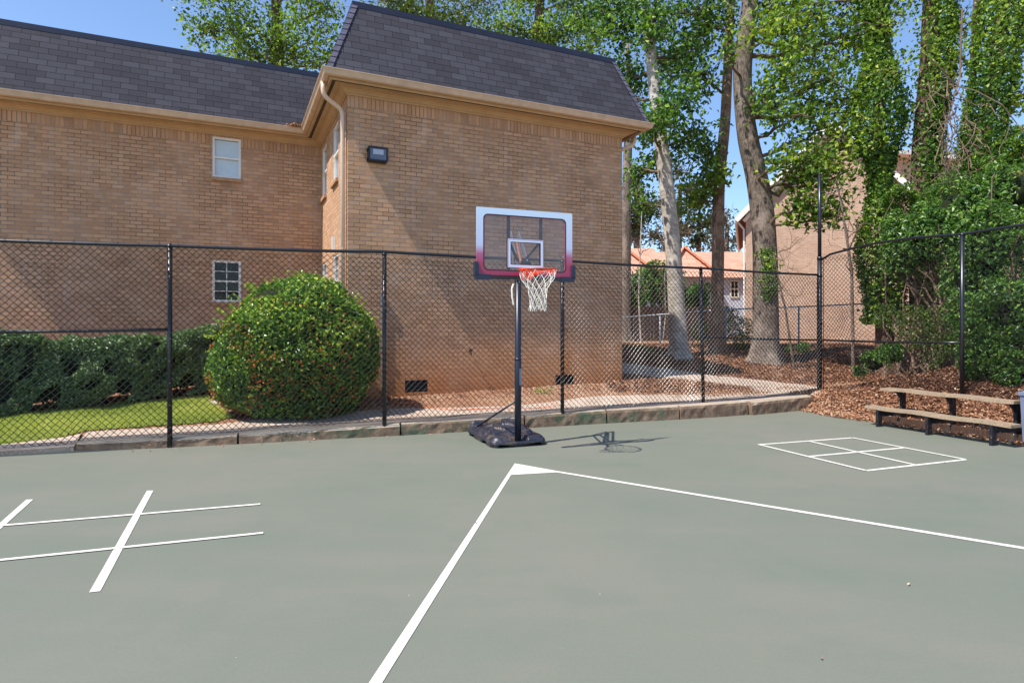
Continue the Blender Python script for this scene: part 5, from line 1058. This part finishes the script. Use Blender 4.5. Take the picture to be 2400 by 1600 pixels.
# ------------------------------------------------------------------ low far houses with terracotta roofs
def low_house(lab, x0, x1, D, ye, yr, wmat, gables, win=()):
    root = thing('low_house', lab, 'house', TP((x0+x1)/2, 760, D)); zE, zR_ = H+(HZ-ye)/F*D, H+(HZ-yr)/F*(D+4); xa, xb = (x0-1200)/F*D, (x1-1200)/F*D
    uvmesh('wall', [([(xa, D, 0), (xb, D, 0), (xb, D, zE), (xa, D, zE)], [(0, 0)]*4), ([(xa, D, 0), (xa, D+8, 0), (xa, D+8, zE), (xa, D+4, zR_), (xa, D, zE)], [(0, 0)]*5), ([(xb, D, 0), (xb, D+8, 0), (xb, D+8, zE), (xb, D+4, zR_), (xb, D, zE)], [(0, 0)]*5), ([(xa, D+8, 0), (xb, D+8, 0), (xb, D+8, zE), (xa, D+8, zE)], [(0, 0)]*4)], M[wmat], root)
    L = math.hypot(4.4, zR_-zE); roof_ = uvmesh('roof', [([(xa-.3, D-.4, zE-.1), (xb+.3, D-.4, zE-.1), (xb+.3, D+4, zR_), (xa-.3, D+4, zR_)], [(0, 0), (xb-xa, 0), (xb-xa, L), (0, L)]), ([(xa-.3, D+8.4, zE-.1), (xb+.3, D+8.4, zE-.1), (xb+.3, D+4, zR_), (xa-.3, D+4, zR_)], [(0, 0), (xb-xa, 0), (xb-xa, L), (0, L)])], M['terracotta'], root)
    for gx, gw in gables:
        g = (gx-1200)/F*D; w = gw/F*D; gfaces = []
        for s_ in (-1, 1): gfaces.append(([(g+s_*w, D-1.4, zE-.1), (g, D+.8, zR_-.1), (g, D+4, zR_+.02), (g+s_*w, D+.0, zE+.05)], [(0, 0), (0, 3), (4, 3), (4, 0)]))
        gfaces.append(([(g-w, D-1.2, zE-.12), (g+w, D-1.2, zE-.12), (g, D-1.2+2.2, zR_-.12)], [(0, 0), (1, 0), (.5, 1)])); o = uvmesh('gable', gfaces, M['terracotta'], roof_); o.matrix_parent_inverse = Matrix()
        m = MB(); m.bar((g, D+.78, zR_-.06), (g+w, D-1.4, zE-.07), .12, .1); m.bar((g, D+.78, zR_-.06), (g-w, D-1.4, zE-.07), .12, .1); o = m.build('rake_trim', M['rust_trim'], roof_); o.matrix_parent_inverse = Matrix()
    for (px, py0, py1, wp) in win:
        x = (px-1200)/F*D; w = wp/F*D; za, zb_ = H+(HZ-py1)/F*D, H+(HZ-py0)/F*D; m = MB()
        for sx in (-w/2-.04, w/2+.04): m.box((x+sx, D-.03, (za+zb_)/2), (.08, .08, zb_-za+.16), 0)
        for zz in (za-.04, zb_+.04, (za+zb_)/2): m.box((x, D-.032, zz), (w, .07, .07), 0)
        m.box((x, D-.031, (za+zb_)/2), (.04, .05, zb_-za)); wo = m.build('window', M['cream'], root); m = MB(); m.box((x, D-.012, (za+zb_)/2), (w, .02, zb_-za), 0); o = m.build('pane', M['dark_room'], wo); o.matrix_parent_inverse = Matrix()
    return root
low_house('low pale blue house with terracotta roof seen between the trunks', 1552, 1830, 40, 648, 590, 'house_blue', [(1612, 62)], [(1721, 660, 695, 15)])
low_house('low house with terracotta roof just right of the brick wing', 1380, 1556, 38, 642, 582, 'house_blue', [(1455, 75)])

# ------------------------------------------------------------------ leaf litter, rocks, plants
m = MB()
def scatter(n, fpx, size, tb=.5):
    C = []; 
    for _ in range(40):
        k = n*2; px = rng.uniform(fpx[0], fpx[2], k); py = rng.uniform(fpx[1], fpx[3], k)
        z = np.full(k, .4)
        for _i in range(8): Dd = (H-z)*F/(py-HZ); x = (px-1200)/F*Dd; z = .5*z+.5*gz(x, Dd)
        c = x*EA[0]+Dd*EA[1]-CA; b = x*N[0]+Dd*N[1]-B0
        yield x, Dd, c, b
def litter_zone(n, x0, x1, y0, y1, cond, size, tb, asp=.5, sub=True):
    if sub and n > 3000: litter_zone(int(n*.8), x0, x1, y0, y1, cond, size*1.15, tb-.12, .09, False); n = int(n*.62)
    x = rng.uniform(x0, x1, n*3); y = rng.uniform(y0, y1, n*3); c = x*EA[0]+y*EA[1]-CA; b = x*N[0]+y*N[1]-B0; k = cond(x, y, b, c); x, y = x[k][:n], y[k][:n]
    z = np.maximum(gz(x, y), 0)+rng.random(len(x))**1.5*.035+.006; leaves(m, np.stack([x, y, z], -1), size, np.tile([0, 0, 1.0], (len(x), 1)), .5, asp, tint=np.clip(tb+.3*vnoise(np.stack([x, y, z], -1), 1.5, 9)*.5+rng.normal(0, .3, len(x)), 0, 1))
PPp = np.array([UT(*p)[:2] for p in [(1380, 870), (1651, 897), (1760, 912), (1925, 926), (1925, 910), (1770, 890), (1655, 878), (1380, 848)]])
inb = lambda x, y: ((x-C0[0])*UV[0]+(y-C0[1])*UV[1] < 6.0) & ((x-C0[0])*VV[0]+(y-C0[1])*VV[1] > -.05)
litter_zone(30000, 5, 9.5, 5, 13.2, lambda x, y, b, c: (c > -.12-.10*np.abs(np.sin(y*1.9))) & (b < .3) & ((c > .12) | (rng.random(len(x)) < .35)), .064, .5)
litter_zone(24000, 2, 14, 11, 21, lambda x, y, b, c: (b > 1.0) & ~inb(x, y) & ~(inpoly(x, y, PPp) & (rng.random(len(x)) < .93)) & (y > 12), .068, .36)
litter_zone(2500, 3, 6.2, 10, 13, lambda x, y, b, c: (b > .45) & (b < 2.6) & ~inb(x, y), .05, .5)
litter_zone(2600, -3, 4, 9, 13.5, lambda x, y, b, c: (b > 1.35) & ~inb(x, y), .045, .6)
litter_zone(3800, -10.5, -2.2, 7.5, 14, lambda x, y, b, c: (b > 1.0) & ~inpoly(x, y, P if False else LP) & ~((x > -3.0) & inb(x, y)), .05, .35) if False else None
litter_zone(500, -5, 5.9, 7, 12.5, lambda x, y, b, c: (b > -.34) & (b < -.08) & (c < 0), .035, .5)
LPp = np.array([UT(*p)[:2] for p in lawn_px])
litter_zone(5200, -10.5, -1.8, 8, 14, lambda x, y, b, c: (b > 1.25) & ~inpoly(x, y, LPp), .055, .3)
tag(m.build('leaf_litter', M['litter']), 'brown fallen leaves and straw covering the bank and the ground under the trees', 'fallen leaves', kind='stuff')
# few loose leaves on the court
m = MB(); C = np.array([(*world_court(x, y), .012) for x, y in ((1135, 1035), (1533, 1037), (2215, 1085), (2130, 1372), (1925, 1546), (1115, 1228), (2170, 1012), (2290, 1055), (1700, 1000), (2075, 1010), (2045, 1005), (1850, 985), (1560, 1000))]); leaves(m, C, .024, np.tile([0, 0, 1.0], (len(C), 1)), .25, .5)
tag(m.build('loose_leaves', M['litter']), 'few scattered dry leaves lying on the green court', 'leaves', kind='stuff')
def rock(px, py, s, lab, seed):
    c = UT(px, py); r = np.random.default_rng(seed); V = np.stack([np.cos(th_)*np.sin(ph_/.86), np.sin(th_)*np.sin(ph_/.86), np.cos(ph_/.86)], -1).reshape(-1, 3); V = V*(1+.22*vnoise(V, 2.2, seed))[:, None]*np.array(s)+c; i, j = np.meshgrid(np.arange(39), np.arange(23), indexing='ij'); q = np.stack([i*24+j, i*24+j+1, (i+1)*24+j+1, (i+1)*24+j], -1).reshape(-1, 4); m = MB(); m.add(V, q); tag(m.build('rock', M['stone']), lab, 'rock')
rock(1885, 838, (.38, .2, .07), 'flat pale stone lying in leaves left of the tall corner post', 1)
rock(2285, 922, (.16, .1, .06), 'pale rock behind the upper bench plank near the right fence post', 2)
rock(516, 945, (.22, .14, .05), 'flat stone at the lower left foot of the round bush', 3)
for k, (px, py, lab) in enumerate([(1273, 922, 'small green weed in the dirt by the brick wall, right of the hoop pole'), (1475, 815, 'green weed tuft beside the corner of the brick wing'), (1640, 800, 'green weed tuft at the foot of the rough brown trunk'), (1520, 822, 'low weeds between the wing and the pale leaning tree')]):
    c = UT(px, py); r_ = np.random.default_rng(k); n = 70; C = c+r_.normal(size=(n, 3))*np.array([.10, .10, .04])*(1 if k == 0 else 1.8)+(0, 0, .05); m = MB(); leaves(m, C, .06, np.tile([0, 0, .6], (n, 1)), 1, .4, tint=r_.uniform(.4, 1, n)); tag(m.build('weed', M['leaf']), lab, 'weed')
